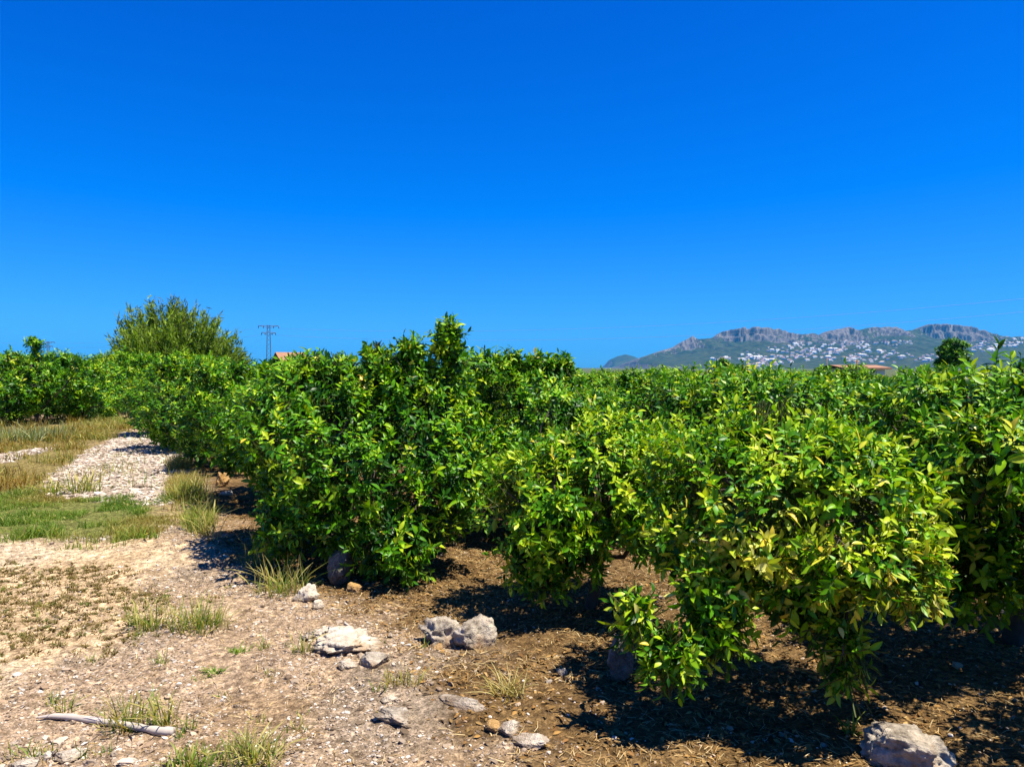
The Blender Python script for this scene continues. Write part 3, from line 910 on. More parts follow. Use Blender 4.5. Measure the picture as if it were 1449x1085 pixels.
# ---------------------------------------------------------------- blades: grass, weeds, wispy bush
def blades(base, lean, H, W, K, rg, st=4, head=None, curve=0.6):
    """tapered curved strips; head (n,) bool widens the tip into a seed head"""
    n = len(base)
    u = np.linspace(0, 1, st)
    side = unit(np.stack([-lean[:, 1], lean[:, 0], np.zeros(n)], 1) + rg.normal(0, .25, (n, 3)))
    V = np.empty((n, st, 2, 3)); KK = np.empty((n, st, 2, 3))
    lz = np.linalg.norm(lean[:, :2], axis=1)
    for i in range(st):
        b = u[i] ** (1 + curve)
        pt = base.copy()
        pt[:, :2] += lean[:, :2] * (H * b)[:, None]
        pt[:, 2] += H * u[i] * (1 - 0.35 * lz * u[i])
        w = W * (1 - u[i]) ** 0.7 + 0.0006
        if head is not None and u[i] > 0.55:
            w = np.where(head, W * (1.9 if u[i] < 0.95 else 0.5), w)
        V[:, i, 0] = pt - side * w[:, None]; V[:, i, 1] = pt + side * w[:, None]
        k = K.copy()
        if head is not None and u[i] > 0.55: k = np.where(head[:, None], np.array([0.40, 0.33, 0.12]), k)
        KK[:, i, 0] = k; KK[:, i, 1] = k
    o = (np.arange(n) * st * 2)[:, None, None]
    q = np.array([[2 * i, 2 * i + 1, 2 * i + 3, 2 * i + 2] for i in range(st - 1)])
    return V.reshape(-1, 3), (o + q[None]).reshape(-1, 4), KK.reshape(-1, 3)

def sample_zone(mask_fn, x0, x1, y0, y1, n, rg, power=1.0):
    out = []
    got = 0
    while got < n:
        xx = rg.uniform(x0, x1, n * 3); yy = rg.uniform(y0, y1, n * 3)
        m = rg.random(n * 3) < mask_fn(xx, yy) ** power
        out.append(np.stack([xx[m], yy[m]], 1)); got += m.sum()
    return np.vstack(out)[:n]

GR_GREEN = np.array([[0.07, 0.15, 0.012], [0.13, 0.22, 0.02], [0.21, 0.26, 0.04]])
GR_DRY = np.array([[0.34, 0.24, 0.08], [0.45, 0.35, 0.16], [0.26, 0.19, 0.05], [0.22, 0.22, 0.05]])

VERGE = np.array([[.24, .13, .025], [.30, .18, .035], [.17, .16, .02], [.10, .14, .02], [.36, .26, .08], [.20, .10, .02]])

def grass_field(name, label, mask_fn, ext, n, hgt, wid, cols, seed, patch=0.45):
    rg = np.random.default_rng(seed)
    P = sample_zone(lambda a, b: mask_fn(a, b) * smooth(patch - .12, patch + .12, fbm(a * 2.2, b * 2.2, 3, seed)), *ext, n, rg)
    zz = ground_height(P[:, 0], P[:, 1]) - 0.005
    base = np.column_stack([P, zz])
    a = rg.uniform(0, 6.28, n); l = np.abs(rg.normal(0, .55, n)) + .1
    lean = np.column_stack([np.cos(a) * l, np.sin(a) * l, np.zeros(n)])
    H = hgt * rg.uniform(.4, 1.3, n) * (0.15 + 1.7 * fbm(P[:, 0] * 1.5, P[:, 1] * 1.5, 2, seed + 3) ** 1.3)
    pick = np.clip((fbm(P[:, 0] * 1.1, P[:, 1] * 1.1, 2, seed + 9) - .25) * 2 * len(cols) + rg.normal(0, 1.0, n), 0, len(cols) - 1).astype(int)
    c = cols[pick] * rg.uniform(.7, 1.2, (n, 1))
    V, Fq, K = blades(base, lean, H, wid * rg.uniform(.6, 1.3, n), c, rg, head=rg.random(n) < .06)
    o = link(name, make_mesh(name, V, Fq, K), M_GRASS)
    return tag(o, label, 'grass', kind='stuff')

green_fn = lambda a, b: zone_masks(a, b)[3]
verge_fn = lambda a, b: zone_masks(a, b)[4] * (1 - zone_masks(a, b)[1]) * (1 - zone_masks(a, b)[2])
grass_field('green_grass', 'short green grass in a band across the track', green_fn, (-9.5, -3.2, 6.4, 9.6), 48000, .12, .0030, np.vstack([GR_GREEN[:2], GR_GREEN, GR_DRY[3:], GR_DRY[2:3]]), 51, .47)
grass_field('dry_verge_grass', 'ochre and brown dry grass on the verge left of the white rubble', verge_fn, (-26, -5, 8.5, 24), 46000, .21, .0055, VERGE, 52, .48)
P_EDGE = poly([(240, 655), (268, 655), (300, 715), (300, 770), (275, 760), (240, 715)])
grass_field('dry_edge_grass', 'pale dry grass between the rubble and the tree row', lambda a, b: smooth(-.1, .15, inside_dist(P_EDGE, a, b)), (-6.5, -2.5, 6, 14), 3600, .20, .004, np.vstack([GR_DRY, GR_GREEN[2:]]), 53, .35)
P_FARG = poly([(90, 612), (170, 594), (230, 594), (235, 606), (180, 606)])
grass_field('far_grass', 'yellow grass at the far end of the track', lambda a, b: smooth(-.3, .5, inside_dist(P_FARG, a, b)), (-16, -8, 17, 25), 5000, .22, .008, np.vstack([GR_DRY[:2], GR_GREEN[1:]]), 54, .35)
rub_fn = lambda a, b: zone_masks(a, b)[1]
grass_field('track_weeds', 'sparse dry weeds poking through the white rubble', rub_fn, (-9, -4, 8.5, 20), 500, .16, .005, np.vstack([GR_DRY, GR_GREEN]), 55, .58)

def tuft(px, py, n, h, spread, cols, label, seed, headp=0.3, wid=.0021, group='weed tufts on the bare ground', cat='weed', flat=False):
    rg = np.random.default_rng(seed)
    g = G(px, py)
    root_z = ghp(*g)
    a = rg.uniform(0, 6.28, n); rr = spread * np.sqrt(rg.random(n))
    base = np.column_stack([np.cos(a) * rr, np.sin(a) * rr * .7, np.zeros(n)])
    base[:, 2] = ground_height(base[:, 0] + g[0], base[:, 1] + g[1]) - root_z - .006
    n = int(n * 1.5); a = rg.uniform(0, 6.28, n); rr = spread * 1.25 * rg.random(n) ** .8
    base = np.column_stack([np.cos(a) * rr, np.sin(a) * rr * .8, np.zeros(n)])
    base[:, 2] = ground_height(base[:, 0] + g[0], base[:, 1] + g[1]) - root_z - .006
    a2 = a + rg.normal(0, 1.2, n); l = np.minimum(np.abs(rg.normal(0, .55, n)), 1.0) + (.5 if flat else .06)
    lean = np.column_stack([np.cos(a2) * l, np.sin(a2) * l, np.zeros(n)])
    H = h * rg.uniform(.15, 1.15, n) ** 1.2
    c = cols[rg.choice(len(cols), n)] * rg.uniform(.8, 1.2, (n, 1))
    V, Fq, K = blades(base, lean, H, wid * rg.uniform(.7, 1.3, n), c, rg, st=6, head=rg.random(n) < headp)
    o = link('weed_tuft', make_mesh('weed_tuft', V, Fq, K), M_GRASS, None, (g[0], g[1], root_z))
    return tag(o, label, cat, group)

MIXG = np.vstack([GR_DRY, GR_GREEN, GR_GREEN])
tuft(212, 888, 110, .17, .10, MIXG, 'barley weed tuft with seed heads and a dark patch on its left', 61)
tuft(283, 888, 190, .20, .14, MIXG, 'wider green grass tuft with barley heads right of the dark-patched one', 62, .2)
tuft(400, 838, 150, .26, .16, MIXG, 'tall dry grass tuft at the shaded foot of the large tufted tree', 63, .35)
tuft(180, 1018, 90, .17, .10, MIXG, 'weed tuft growing over the middle of the grey stick', 64, .45)
tuft(236, 1020, 40, .17, .05, MIXG, 'small upright weeds at the right end of the grey stick', 65, .6)
tuft(92, 1000, 26, .09, .05, MIXG, 'little weeds at the left end of the grey stick', 66, .3)
tuft(360, 1078, 150, .125, .10, MIXG, 'green barley weed tuft at the bottom edge left of centre', 67, .4)
tuft(270, 1082, 100, .09, .10, MIXG, 'low leafy weed tuft at the bottom edge beside the barley tuft', 68, .1, wid=.005)
tuft(45, 1065, 60, .08, .09, MIXG, 'small weed among the pale stones in the lower left corner', 69, .1)
tuft(428, 925, 40, .12, .05, MIXG, 'small green sprig left of the pale flat slab', 70, .1)
tuft(302, 948, 40, .05, .05, GR_GREEN, 'tiny green seedling on the gravel below the tufts', 71, 0, wid=.004, flat=True)
tuft(338, 920, 40, .05, .05, GR_GREEN, 'round green seedling right of the wide tuft', 72, 0, wid=.004, flat=True)
tuft(720, 990, 70, .14, .07, GR_DRY[:3], 'brown withered grass clump in the tree shade', 73, 0, wid=.003, flat=True)
tuft(570, 975, 60, .10, .08, GR_DRY, 'dry grass below the grey split rock', 74, .1)
tuft(75, 700, 110, .24, .2, MIXG, 'tall green weeds at the lower left corner of the white rubble', 75, .2, wid=.005)
tuft(115, 698, 70, .30, .18, MIXG, 'brown seeded weeds at the near edge of the white rubble', 76, .6, wid=.005)
tuft(205, 768, 50, .13, .10, GR_GREEN, 'leafy green weed at the near edge of the grass band', 77, .05, wid=.006)
tuft(1205, 1035, 16, .10, .03, GR_GREEN, 'small green sprout in the shade left of the pale boulder', 78, 0, wid=.006)
tuft(20, 625, 240, .42, .5, np.array([[.20, .22, .12], [.27, .27, .15], [.15, .18, .08]]), 'grey green spiky weed clump below the left row of trees', 79, 0, wid=.012)
tuft(62, 622, 240, .42, .55, np.array([[.20, .22, .12], [.27, .27, .15], [.15, .18, .08]]), 'second grey green spiky clump nearer to the track', 80, 0, wid=.012)
tuft(375, 800, 120, .3, .16, MIXG, 'dark weeds under the left skirt of the large tufted tree', 81, .2)
tuft(785, 830, 60, .16, .1, np.array([[.42, .22, .05], [.5, .33, .08], [.3, .15, .04]]), 'withered orange brown weeds under the thin yellowish tree', 82, 0, wid=.006)
k = 0
rg = np.random.default_rng(90)
while k < 34:
    px, py = rg.uniform(0, 620), rg.uniform(800, 1075)
    if px > 330 and py < 880: continue
    tuft(px, py, int(rg.integers(10, 28)), rg.uniform(.03, .09), rg.uniform(.02, .05), MIXG, 'tiny sparse weed on the bare gravel', 91 + k, .1, group='tiny weeds on the gravel')
    k += 1

# big wispy bush at the end of the track
def wispy_bush():
    rg = np.random.default_rng(5)
    Yb = 30.0
    c = at(244, 590, Yb)
    root = empty('wispy_bush', (c[0], Yb, ghp(c[0], Yb)))
    stems = Bag()
    Bs, Ls, Hs, Ks = [], [], [], []
    ns = 760
    cl = [(rg.uniform(0, 6.28), rg.uniform(0, 1.35), rg.uniform(.84, 1.06), rg.uniform(.7, 1.3)) for _ in range(26)]
    for i in range(ns):
        k_ = cl[i % 26]
        a = k_[0] + rg.normal(0, .28); el = abs(k_[1] + rg.normal(0, .17))           # angle off vertical
        s = math.sin(el)
        ln = 3.85 * k_[2] * (0.72 + 0.34 * rg.random())
        tip = np.array([math.cos(a) * s * 3.35 * k_[2], math.sin(a) * s * 2.6, math.cos(el) * ln * .98 + .2 + .5 * rg.random()])
        t = np.linspace(0, 1, 6)[:, None]
        b0 = np.array([math.cos(a) * .3, math.sin(a) * .3, 0])
        mid = tip * np.array([.62, .62, .42])
        P = (1 - t) ** 2 * b0 + 2 * t * (1 - t) * mid + t ** 2 * tip
        tube(stems, P, np.linspace(.035 if i % 3 == 0 else .012, .005, 6), 4)
        m = 95
        tt = rg.uniform(.35, 1.0, m)[:, None]
        pp = (1 - tt) ** 2 * b0 + 2 * tt * (1 - tt) * mid + tt ** 2 * tip
        tan = unit(2 * (1 - tt) * (mid - b0) + 2 * tt * (tip - mid))
        d = unit(tan * 1.0 + rg.normal(0, .62, (m, 3)) + [0, 0, .12])
        Bs.append(pp + rg.normal(0, .05, (m, 3))); Ls.append(d); Hs.append(rg.uniform(.12, .28, m))
        Ks.append(np.array([.165, .25, .016]) * k_[3] * rg.uniform(.6, 1.4) * rg.uniform(.8, 1.2, (m, 1)))
    B, D, H, K = np.vstack(Bs), np.vstack(Ls), np.concatenate(Hs), np.vstack(Ks)
    n = len(B)
    side = unit(np.cross(D, rg.normal(size=(n, 3))))
    w = .019
    V = np.stack([B - side * w, B + side * w, B + D * H[:, None] * .6 + side * w * .8, B + D * H[:, None] * .6 - side * w * .8,
                  B + D * H[:, None] + side * .002, B + D * H[:, None] - side * .002], 1).reshape(-1, 3)
    q = np.array([[0, 1, 2, 3], [3, 2, 4, 5]])
    Fq = ((np.arange(n) * 6)[:, None, None] + q).reshape(-1, 4)
    link('branches', stems.mesh('bush_branches'), M_BARK, root)
    link('foliage', make_mesh('bush_foliage', V, Fq, np.repeat(K, 6, 0)), M_BUSHLEAF, root)
    tag(root, 'large feathery dark green bush rising above the trees at the end of the track', 'bush')
wispy_bush()

# loose shoot of the left row that sticks up, and the dark trees far right
def broad_tree(px, py_top, Yt, w, h, label, seed, name='broadleaf_tree', tone=-.6):
    q = at(px, py_top, Yt)
    gz = float(base_height(np.array([q[0]]), np.array([Yt]))[0])
    H = q[2] - gz
    rg = np.random.default_rng(seed)
    lobes = []
    for j in range(11):
        a = rg.uniform(0, 6.28)
        lobes.append((math.cos(a) * w * .3 * rg.random(), math.sin(a) * w * .3 * rg.random(), H - h * rg.uniform(.15, .8), w * rg.uniform(.16, .28), w * .22, h * rg.uniform(.14, .24)))
    for j in range(7):
        a = j * 0.9
        lobes.append((math.cos(a) * w * .38, math.sin(a) * w * .36, H - h * rg.uniform(.3, .85), w * .16, w * .16, h * .15))
    root = empty(name, (q[0], Yt, gz))
    me, pts = citrus_crown(lobes, 900, seed, size=(.26, .42), yellow=0, tone=tone, st=3, k=8, stems=False, whips=0, holes=.40)
    link('trunk', trunk_mesh(pts, lobes, seed + 1, h=max(H - h, .8), r0=.16, nb=30), M_BARK, root)
    link('crown', me, M_LEAF, root)
    tag(root, label, 'tree')
broad_tree(1349, 481, 70, 2.9, 2.8, 'dark round tree rising above the orchard in front of the far villas', 301)
broad_tree(1030, 510, 80, 3.0, 2.0, 'small dark tree just above the orchard under the left end of the ridge', 302)
# the upright shoot above the left row
r = tuple(at(50, 520, 20.6)[:2])
citrus_tree(*r, [PL(r, 50, 489, 20.6, .22, .2, .17, 2), PL(r, 52, 512, 20.6, .14, .14, .3, 1.5), PL(r, 55, 545, 20.6, .7, .7, .7), PL(r, 110, 522, 20.6, .2, .3, .3)], 420, 303,
            'citrus tree in the left row with one tuft standing up out of its top', G_BACK, size=(.10, .15), st=3, stems=False, tone=-.2)

# ---------------------------------------------------------------- rocks
def icosphere(sub):
    import bmesh
    bm = bmesh.new()
    bmesh.ops.create_icosphere(bm, subdivisions=sub, radius=1.0)
    V = np.array([v.co[:] for v in bm.verts]); Fq = np.array([[v.index for v in f.verts] for f in bm.faces])
    bm.free()
    return V, Fq
ICO5, ICO1 = icosphere(5), icosphere(1)
ICO2 = icosphere(2)

def rock(px, py, Y, sx, sy, sz, mat, label, seed, rz=0.0, sink=.39, cuts=14, group=None, rough=.10, tilt=0.0, name='rock'):
    """px, py: the middle of its foot in the photograph; sizes are half-extents in metres"""
    rg = np.random.default_rng(seed)
    V = ICO5[0].copy()
    for _ in range(cuts):
        d = unit(rg.normal(size=3)); c = rg.uniform(.50, .90)
        s = V @ d
        V -= np.maximum(s - c, 0)[:, None] * d * .92
    off = rg.uniform(0, 50, 3)
    # an uneven outline, pits and ledges on top of the broken faces
    f = np.array([mnoise.fractal(Vector(v * 1.6 + off), .8, 2.1, 6) for v in V])
    f2 = np.array([abs(mnoise.noise(Vector(v * 4.0 + off))) for v in V])
    f3 = np.array([mnoise.noise(Vector(v * 13 + off)) for v in V])
    led = np.array([mnoise.noise(Vector((v[0] * 1.2, v[1] * 1.2, v[2] * 7)) + Vector(off)) for v in V])
    V *= (1 + rough * 1.7 * f - rough * 1.5 * (.35 - np.minimum(f2, .35)) + rough * .3 * f3 + rough * .5 * led)[:, None]
    V *= [sx, sy, sz]
    c, s = math.cos(tilt), math.sin(tilt)
    V = np.stack([V[:, 0] * c - V[:, 2] * s, V[:, 1], V[:, 0] * s + V[:, 2] * c], 1)
    g = G(px, py) if Y is None else at(px, py, Y)[:2]
    gz = ghp(*g)
    V[:, 2] += sz * (1 - 2 * sink)
    o = link(name, make_mesh('rock', V, ICO5[1]), mat, None, (g[0], g[1] + sy * .5, gz))
    o.rotation_euler = (0, 0, rz)
    return tag(o, label, 'rock', group)

G_R = 'rocks along the edge of the orchard'
rock(622, 912, None, .13, .12, .115, M_ROCK_GREY, 'knobbly sunlit grey rock left of the dark round one', 401, .3, group=G_R, rough=.2)
rock(672, 915, None, .145, .14, .125, M_ROCK_GREY, 'rounded boulder half in the tree shade beside the knobbly rock', 402, 0, group=G_R, rough=.12)
rock(618, 918, None, .05, .04, .03, M_ROCK_OCHRE, 'flat rusty stone under the knobbly grey rock', 403, 0, group=G_R)
rock(632, 926, None, .03, .02, .018, M_ROCK_OCHRE, 'little ochre chip in front of the rusty stone', 404, 0, group=G_R)
rock(452, 905, None, .10, .09, .04, M_ROCK_PALE, 'weathered white stone half sunk at the upper left of the pale slab', 430, .9, .42, group=G_R, rough=.22)
rock(560, 1030, None, .12, .07, .05, M_ROCK_GREY, 'mottled brown stone barely showing in the soil left of the brown grey ledge', 431, -.4, .47, group=G_R, rough=.2)
rock(484, 925, None, .20, .19, .075, M_ROCK_PALE, 'low pale whitish slab on the gravel left of the split rock', 405, .5, .47, group=G_R, rough=.24)
rock(527, 948, None, .085, .09, .07, M_ROCK_GREY, 'grey split rock with a dark left face below the pale slab', 406, -.3, group=G_R, tilt=-.3)
rock(490, 948, None, .06, .05, .035, M_ROCK_PALE, 'small pale stone on the left of the split rock', 407, .2, .35, group=G_R)
rock(432, 852, None, .09, .08, .085, M_ROCK_PALE, 'pale stone at the edge of the shade by the tall dry grass', 408, .4, group=G_R, rough=.16)
rock(448, 862, None, .05, .045, .045, M_ROCK_PALE, 'rounded white stone in front of the pale stone by the dry grass', 409, .4, group=G_R)
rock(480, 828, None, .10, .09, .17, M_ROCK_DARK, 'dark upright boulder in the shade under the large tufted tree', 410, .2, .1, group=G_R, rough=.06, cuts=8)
rock(500, 838, None, .07, .06, .05, M_ROCK_OCHRE, 'orange brown stone right of the dark upright boulder', 411, .6, group=G_R)
rock(312, 690, None, .10, .08, .13, M_ROCK_OCHRE, 'tan upright stone at the edge of the track beneath the tree row', 412, .6, .15, group=G_R)
rock(320, 703, None, .10, .08, .05, M_ROCK_PALE, 'flat pale stone in front of the tan upright stone', 413, .1, group=G_R)
rock(296, 660, None, .18, .14, .07, M_ROCK_GREY, 'long low grey rock in the shade behind the tan upright stone', 414, -.4, group=G_R)
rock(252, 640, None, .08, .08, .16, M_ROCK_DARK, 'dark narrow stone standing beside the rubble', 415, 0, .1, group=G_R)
rock(1290, 1088, None, .18, .15, .12, M_ROCK_GREY, 'large pale boulder in dappled light in the lower right corner', 416, -.35, .2, group=G_R, rough=.14)  # grey stone instead of pale: dappled shade put into its colour
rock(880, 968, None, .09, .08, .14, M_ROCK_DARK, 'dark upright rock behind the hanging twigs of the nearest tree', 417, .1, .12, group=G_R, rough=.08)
rock(697, 1046, None, .036, .034, .03, M_ROCK_OCHRE, 'round ochre stone near the bottom edge', 418, .1, .2, group=G_R, cuts=6, rough=.05)
rock(722, 1055, None, .055, .05, .03, M_ROCK_PALE, 'pale stone touching the round ochre one', 419, .1, .3, group=G_R)
rock(755, 1072, None, .09, .05, .035, M_ROCK_PALE, 'long pale stone at the bottom edge in front of the shade', 420, -.3, .35, group=G_R)
rock(548, 998, None, .05, .04, .025, M_ROCK_PALE, 'small white stone alone below the split rock', 421, .5, .3, group=G_R)
rock(660, 1010, None, .15, .05, .04, M_ROCK_GREY, 'half buried brown grey ledge leading to the ochre stone', 422, -.5, .45, group=G_R)
rock(795, 958, None, .028, .026, .026, M_ROCK_PALE, 'white pebble lying in the shade under the thin tree', 423, .5, .2, group=G_R)
rock(551, 900, None, .022, .02, .016, M_ROCK_PALE, 'bright white pebble above the split rock', 424, .5, .2, group=G_R)
rock(524, 884, None, .032, .022, .015, M_ROCK_PALE, 'flat white pebble right of the slab top', 425, .2, .2, group=G_R)
rock(30, 1082, None, .07, .05, .03, M_ROCK_PALE, 'flat white stone in the lower left corner', 426, .2, .3, group=G_R)
rock(92, 1072, None, .06, .05, .03, M_ROCK_PALE, 'rounded grey white stone right of the lower left corner stone', 427, .9, .3, group=G_R)
rock(334, 996, None, .018, .013, .010, M_ROCK_PALE, 'bright white chip on the gravel right of the stick', 428, .9, .2, group=G_R)
rock(1435, 868, None, .16, .12, .09, M_ROCK_GREY, 'low grey brown rock under the tree at the right edge', 429, .2, group=G_R)

# ---------------------------------------------------------------- grey stick
def stick():
    bag = Bag()
    P = []
    for px, py in [(52, 1005), (75, 1003), (100, 1003), (130, 1007), (165, 1013), (205, 1021), (228, 1025), (246, 1026)]:
        g = G(px, py + 6)
        P.append([g[0], g[1], ghp(*g) + .016])
    P = np.array(P)
    o = P.mean(0)
    t = np.linspace(0, 7, 40)
    Q = np.stack([np.interp(t, range(8), P[:, i]) for i in range(3)], 1) - o
    Q[:, 2] = np.convolve(np.pad(Q[:, 2], 4, mode='edge'), np.ones(9) / 9, 'valid') 
    rr = np.interp(t, [0, .5, 1.5, 3, 5.2, 6.2, 7], [.003, .008, .014, .015, .015, .020, .018]) * (1 + .08 * np.sin(t * 7))
    tube(bag, Q, rr, 10)
    ob = link('dead_stick', bag.mesh('dead_stick'), M_STICK, None, tuple(o))
    tag(ob, 'bleached grey dead stick lying on the gravel at lower left', 'stick')
stick()

# ---------------------------------------------------------------- loose stones, litter, ground cover (nobody could count them)
def scatter_stones(name, label, P, size, cols, seed, flat=(.35, .8), ico=ICO1, sinkf=.3):
    rg = np.random.default_rng(seed)
    n = len(P)
    Vt, Ft = ico
    s = size(rg, n)
    S = np.stack([s * rg.uniform(.7, 1.4, n), s * rg.uniform(.7, 1.2, n), s * rg.uniform(*flat, n)], 1)
    a = rg.uniform(0, 6.28, n)
    jit = 1 + rg.normal(0, .20, (n, len(Vt), 1))
    V = Vt[None] * jit * S[:, None, :]
    c, sn = np.cos(a)[:, None], np.sin(a)[:, None]
    tl = rg.normal(0, .25, n)[:, None]
    Vx, Vy, Vz = V[..., 0] * c - V[..., 1] * sn, V[..., 0] * sn + V[..., 1] * c, V[..., 2]
    Vz = Vz + Vx * tl
    zz = ground_height(P[:, 0], P[:, 1]) + S[:, 2] * sinkf
    V = np.stack([Vx + P[:, :1], Vy + P[:, 1:2], Vz + zz[:, None]], -1).reshape(-1, 3)
    Fq = ((np.arange(n) * len(Vt))[:, None, None] + Ft[None]).reshape(-1, 3)
    k = cols[rg.choice(len(cols), n)] * rg.uniform(.7, 1.25, (n, 1))
    o = link(name, make_mesh(name, V, Fq, np.repeat(k, len(Vt), 0), False), M_STONE)
    return tag(o, label, 'stones', kind='stuff')

rg = np.random.default_rng(500)
STONES = np.array([[.42, .35, .28], [.34, .26, .19], [.56, .50, .43], [.28, .19, .12], [.40, .30, .21], [.22, .16, .11], [.16, .11, .07], [.34, .25, .17], [.40, .30, .21]])
WHITES = np.array([[.48, .40, .32], [.42, .335, .26], [.34, .265, .20], [.55, .47, .39], [.22, .165, .12]])
Pr = sample_zone(lambda a, b: np.maximum(zone_masks(a, b)[1], zone_masks(a, b)[2]), -16, -3.5, 8.2, 22, 26000, rg)
scatter_stones('white_rubble', 'pale broken rubble covering the track', Pr, lambda r_, n: np.minimum(r_.gamma(1.5, .0085, n) + .006, .06), WHITES, 501, (.2, .5))
grav = lambda a, b: (1 - zone_masks(a, b)[0] * .88) * (1 - zone_masks(a, b)[3]) * (1 - zone_masks(a, b)[5] * .9) * smooth(.35, .6, fbm(a * 2.6, b * 2.6, 3, 61) + .08)
Pg = sample_zone(grav, -4.6, 3.2, 2.4, 7.5, 38000, rg)
scatter_stones('gravel', 'small pale gravel scattered over the bare ground', Pg, lambda r_, n: np.minimum(r_.gamma(1.1, .0026, n) + .0022, .026), STONES, 502, (.35, .8))
P_CORNER = poly([(-200, 1040), (60, 1030), (180, 1050), (300, 1085), (300, 1400), (-300, 1400)])
Pc = sample_zone(lambda a, b: smooth(-.05, .1, inside_dist(P_CORNER, a, b)), -3, -.6, 2.2, 3.7, 420, rg)
scatter_stones('pale_stones', 'heap of small pale stones in the lower left corner', Pc, lambda r_, n: np.minimum(r_.gamma(1.6, .005, n) + .004, .03), WHITES, 503, (.4, .8), ICO2)

def scatter_litter(name, label, P, cols, seed, L=(.02, .06), W=.0012, leafy=False):
    rg = np.random.default_rng(seed)
    n = len(P)
    zz = ground_height(P[:, 0], P[:, 1]) + rg.uniform(.001, .012, n)
    base = np.column_stack([P, zz])
    a = rg.uniform(0, 6.28, n)
    d = unit(np.column_stack([np.cos(a), np.sin(a), rg.normal(0, .16, n)]))
    LL = rg.uniform(*L, n)
    k = cols[rg.choice(len(cols), n)] * rg.uniform(.6, 1.25, (n, 1))
    up = unit(np.column_stack([rg.normal(0, .35, (n, 2)), np.ones(n)]))
    if leafy:
        V, Fq, K = build_leaves(base, d, up, LL, k, 4, rg, .35)
    else:
        side = unit(np.cross(d, up)); w = (W * rg.uniform(.6, 1.6, n))[:, None]
        e = base + d * LL[:, None] * .5 + up * (LL * rg.uniform(-.02, .12, n))[:, None]; f = base + d * LL[:, None] + side * (LL * rg.normal(0, .12, n))[:, None]
        V = np.stack([base - side * w, base + side * w, e + side * w, e - side * w, f + side * w * .5, f - side * w * .5], 1).reshape(-1, 3)
        Fq = ((np.arange(n) * 6)[:, None, None] + np.array([[0, 1, 2, 3], [3, 2, 4, 5]])).reshape(-1, 4)
        K = np.repeat(k, 6, 0)
    o = link(name, make_mesh(name, V, Fq, K), M_LITTER)
    return tag(o, label, 'litter', kind='stuff')

STRAW = np.array([[.40, .27, .115], [.30, .185, .07], [.48, .36, .18], [.20, .115, .04]])
BROWN = np.array([[.16, .08, .025], [.22, .12, .035], [.10, .053, .015], [.27, .16, .055], [.15, .09, .03]])
soil_fn = lambda a, b: zone_masks(a, b)[5] * smooth(.3, .55, fbm(a * 2, b * 2, 3, 63) + .06)
Ps = sample_zone(soil_fn, -4.5, 4.6, 2.4, 9.5, 30000, rg)
scatter_litter('dry_leaf_litter', 'brown fallen leaves on the soil under the trees', Ps, BROWN, 511, (.02, .048), leafy=True)
Pt = sample_zone(lambda a, b: np.clip(.25 + zone_masks(a, b)[5], 0, 1) * (1 - zone_masks(a, b)[0] * .9) * smooth(.34, .58, fbm(a * 1.8, b * 1.8, 3, 65) + .05), -4, 4, 2.4, 8, 30000, rg)
scatter_litter('straw_litter', 'dry straw and stalks strewn over the ground', Pt, STRAW, 512, (.02, .075))
# low dark brown cushions dotted over the sandy part
P_CUSH = poly([(-250, 800), (40, 790), (160, 800), (250, 840), (225, 880), (180, 925), (60, 950), (-200, 960)])
Pd = sample_zone(lambda a, b: smooth(-.1, .3, inside_dist(P_CUSH, a, b) + (fbm(a * 2, b * 2, 3, 3) - .5)), -5.5, -1.8, 3.6, 6.5, 1300, rg)
def cushions(P):
    rg = np.random.default_rng(520)
    n = len(P) * 16
    i = np.repeat(np.arange(len(P)), 16)
    rad = rg.gamma(2.6, .0062, len(P))[i]
    a = rg.uniform(0, 6.28, n)
    rr = rad * np.sqrt(rg.random(n))
    q = P[i] + np.column_stack([np.cos(a) * rr * 1.4, np.sin(a) * rr])
    base = np.column_stack([q, ground_height(q[:, 0], q[:, 1]) - .003])
    l = rg.uniform(.3, 1.3, n)
    lean = np.column_stack([np.cos(a) * l, np.sin(a) * l, np.zeros(n)])
    cols = np.array([[.15, .085, .03], [.10, .058, .02], [.20, .12, .05], [.09, .10, .02]])
    V, Fq, K = blades(base, lean, rg.uniform(.010, .030, n), np.full(n, .0034), cols[rg.choice(4, len(P), p=[.4, .35, .17, .08])][i], rg, st=3)
    o = link('dry_ground_cover', make_mesh('dry_ground_cover', V, Fq, K), M_GRASS)
    tag(o, 'low brown dried cushions dotted over the sandy ground', 'ground cover', kind='stuff')
cushions(Pd)

# ---------------------------------------------------------------- power line
M_STEEL = plain_material('galvanised_steel', (0.10, 0.08, 0.08), 0.6, 0.2, 2.0, 0.3)
M_CABLE = plain_material('cable', (0.22, 0.23, 0.25), 0.6, 0.1, 1.0)
M_GLASSY = plain_material('brown_insulator', (0.10, 0.05, 0.03), 0.3, 0.1, 5.0)

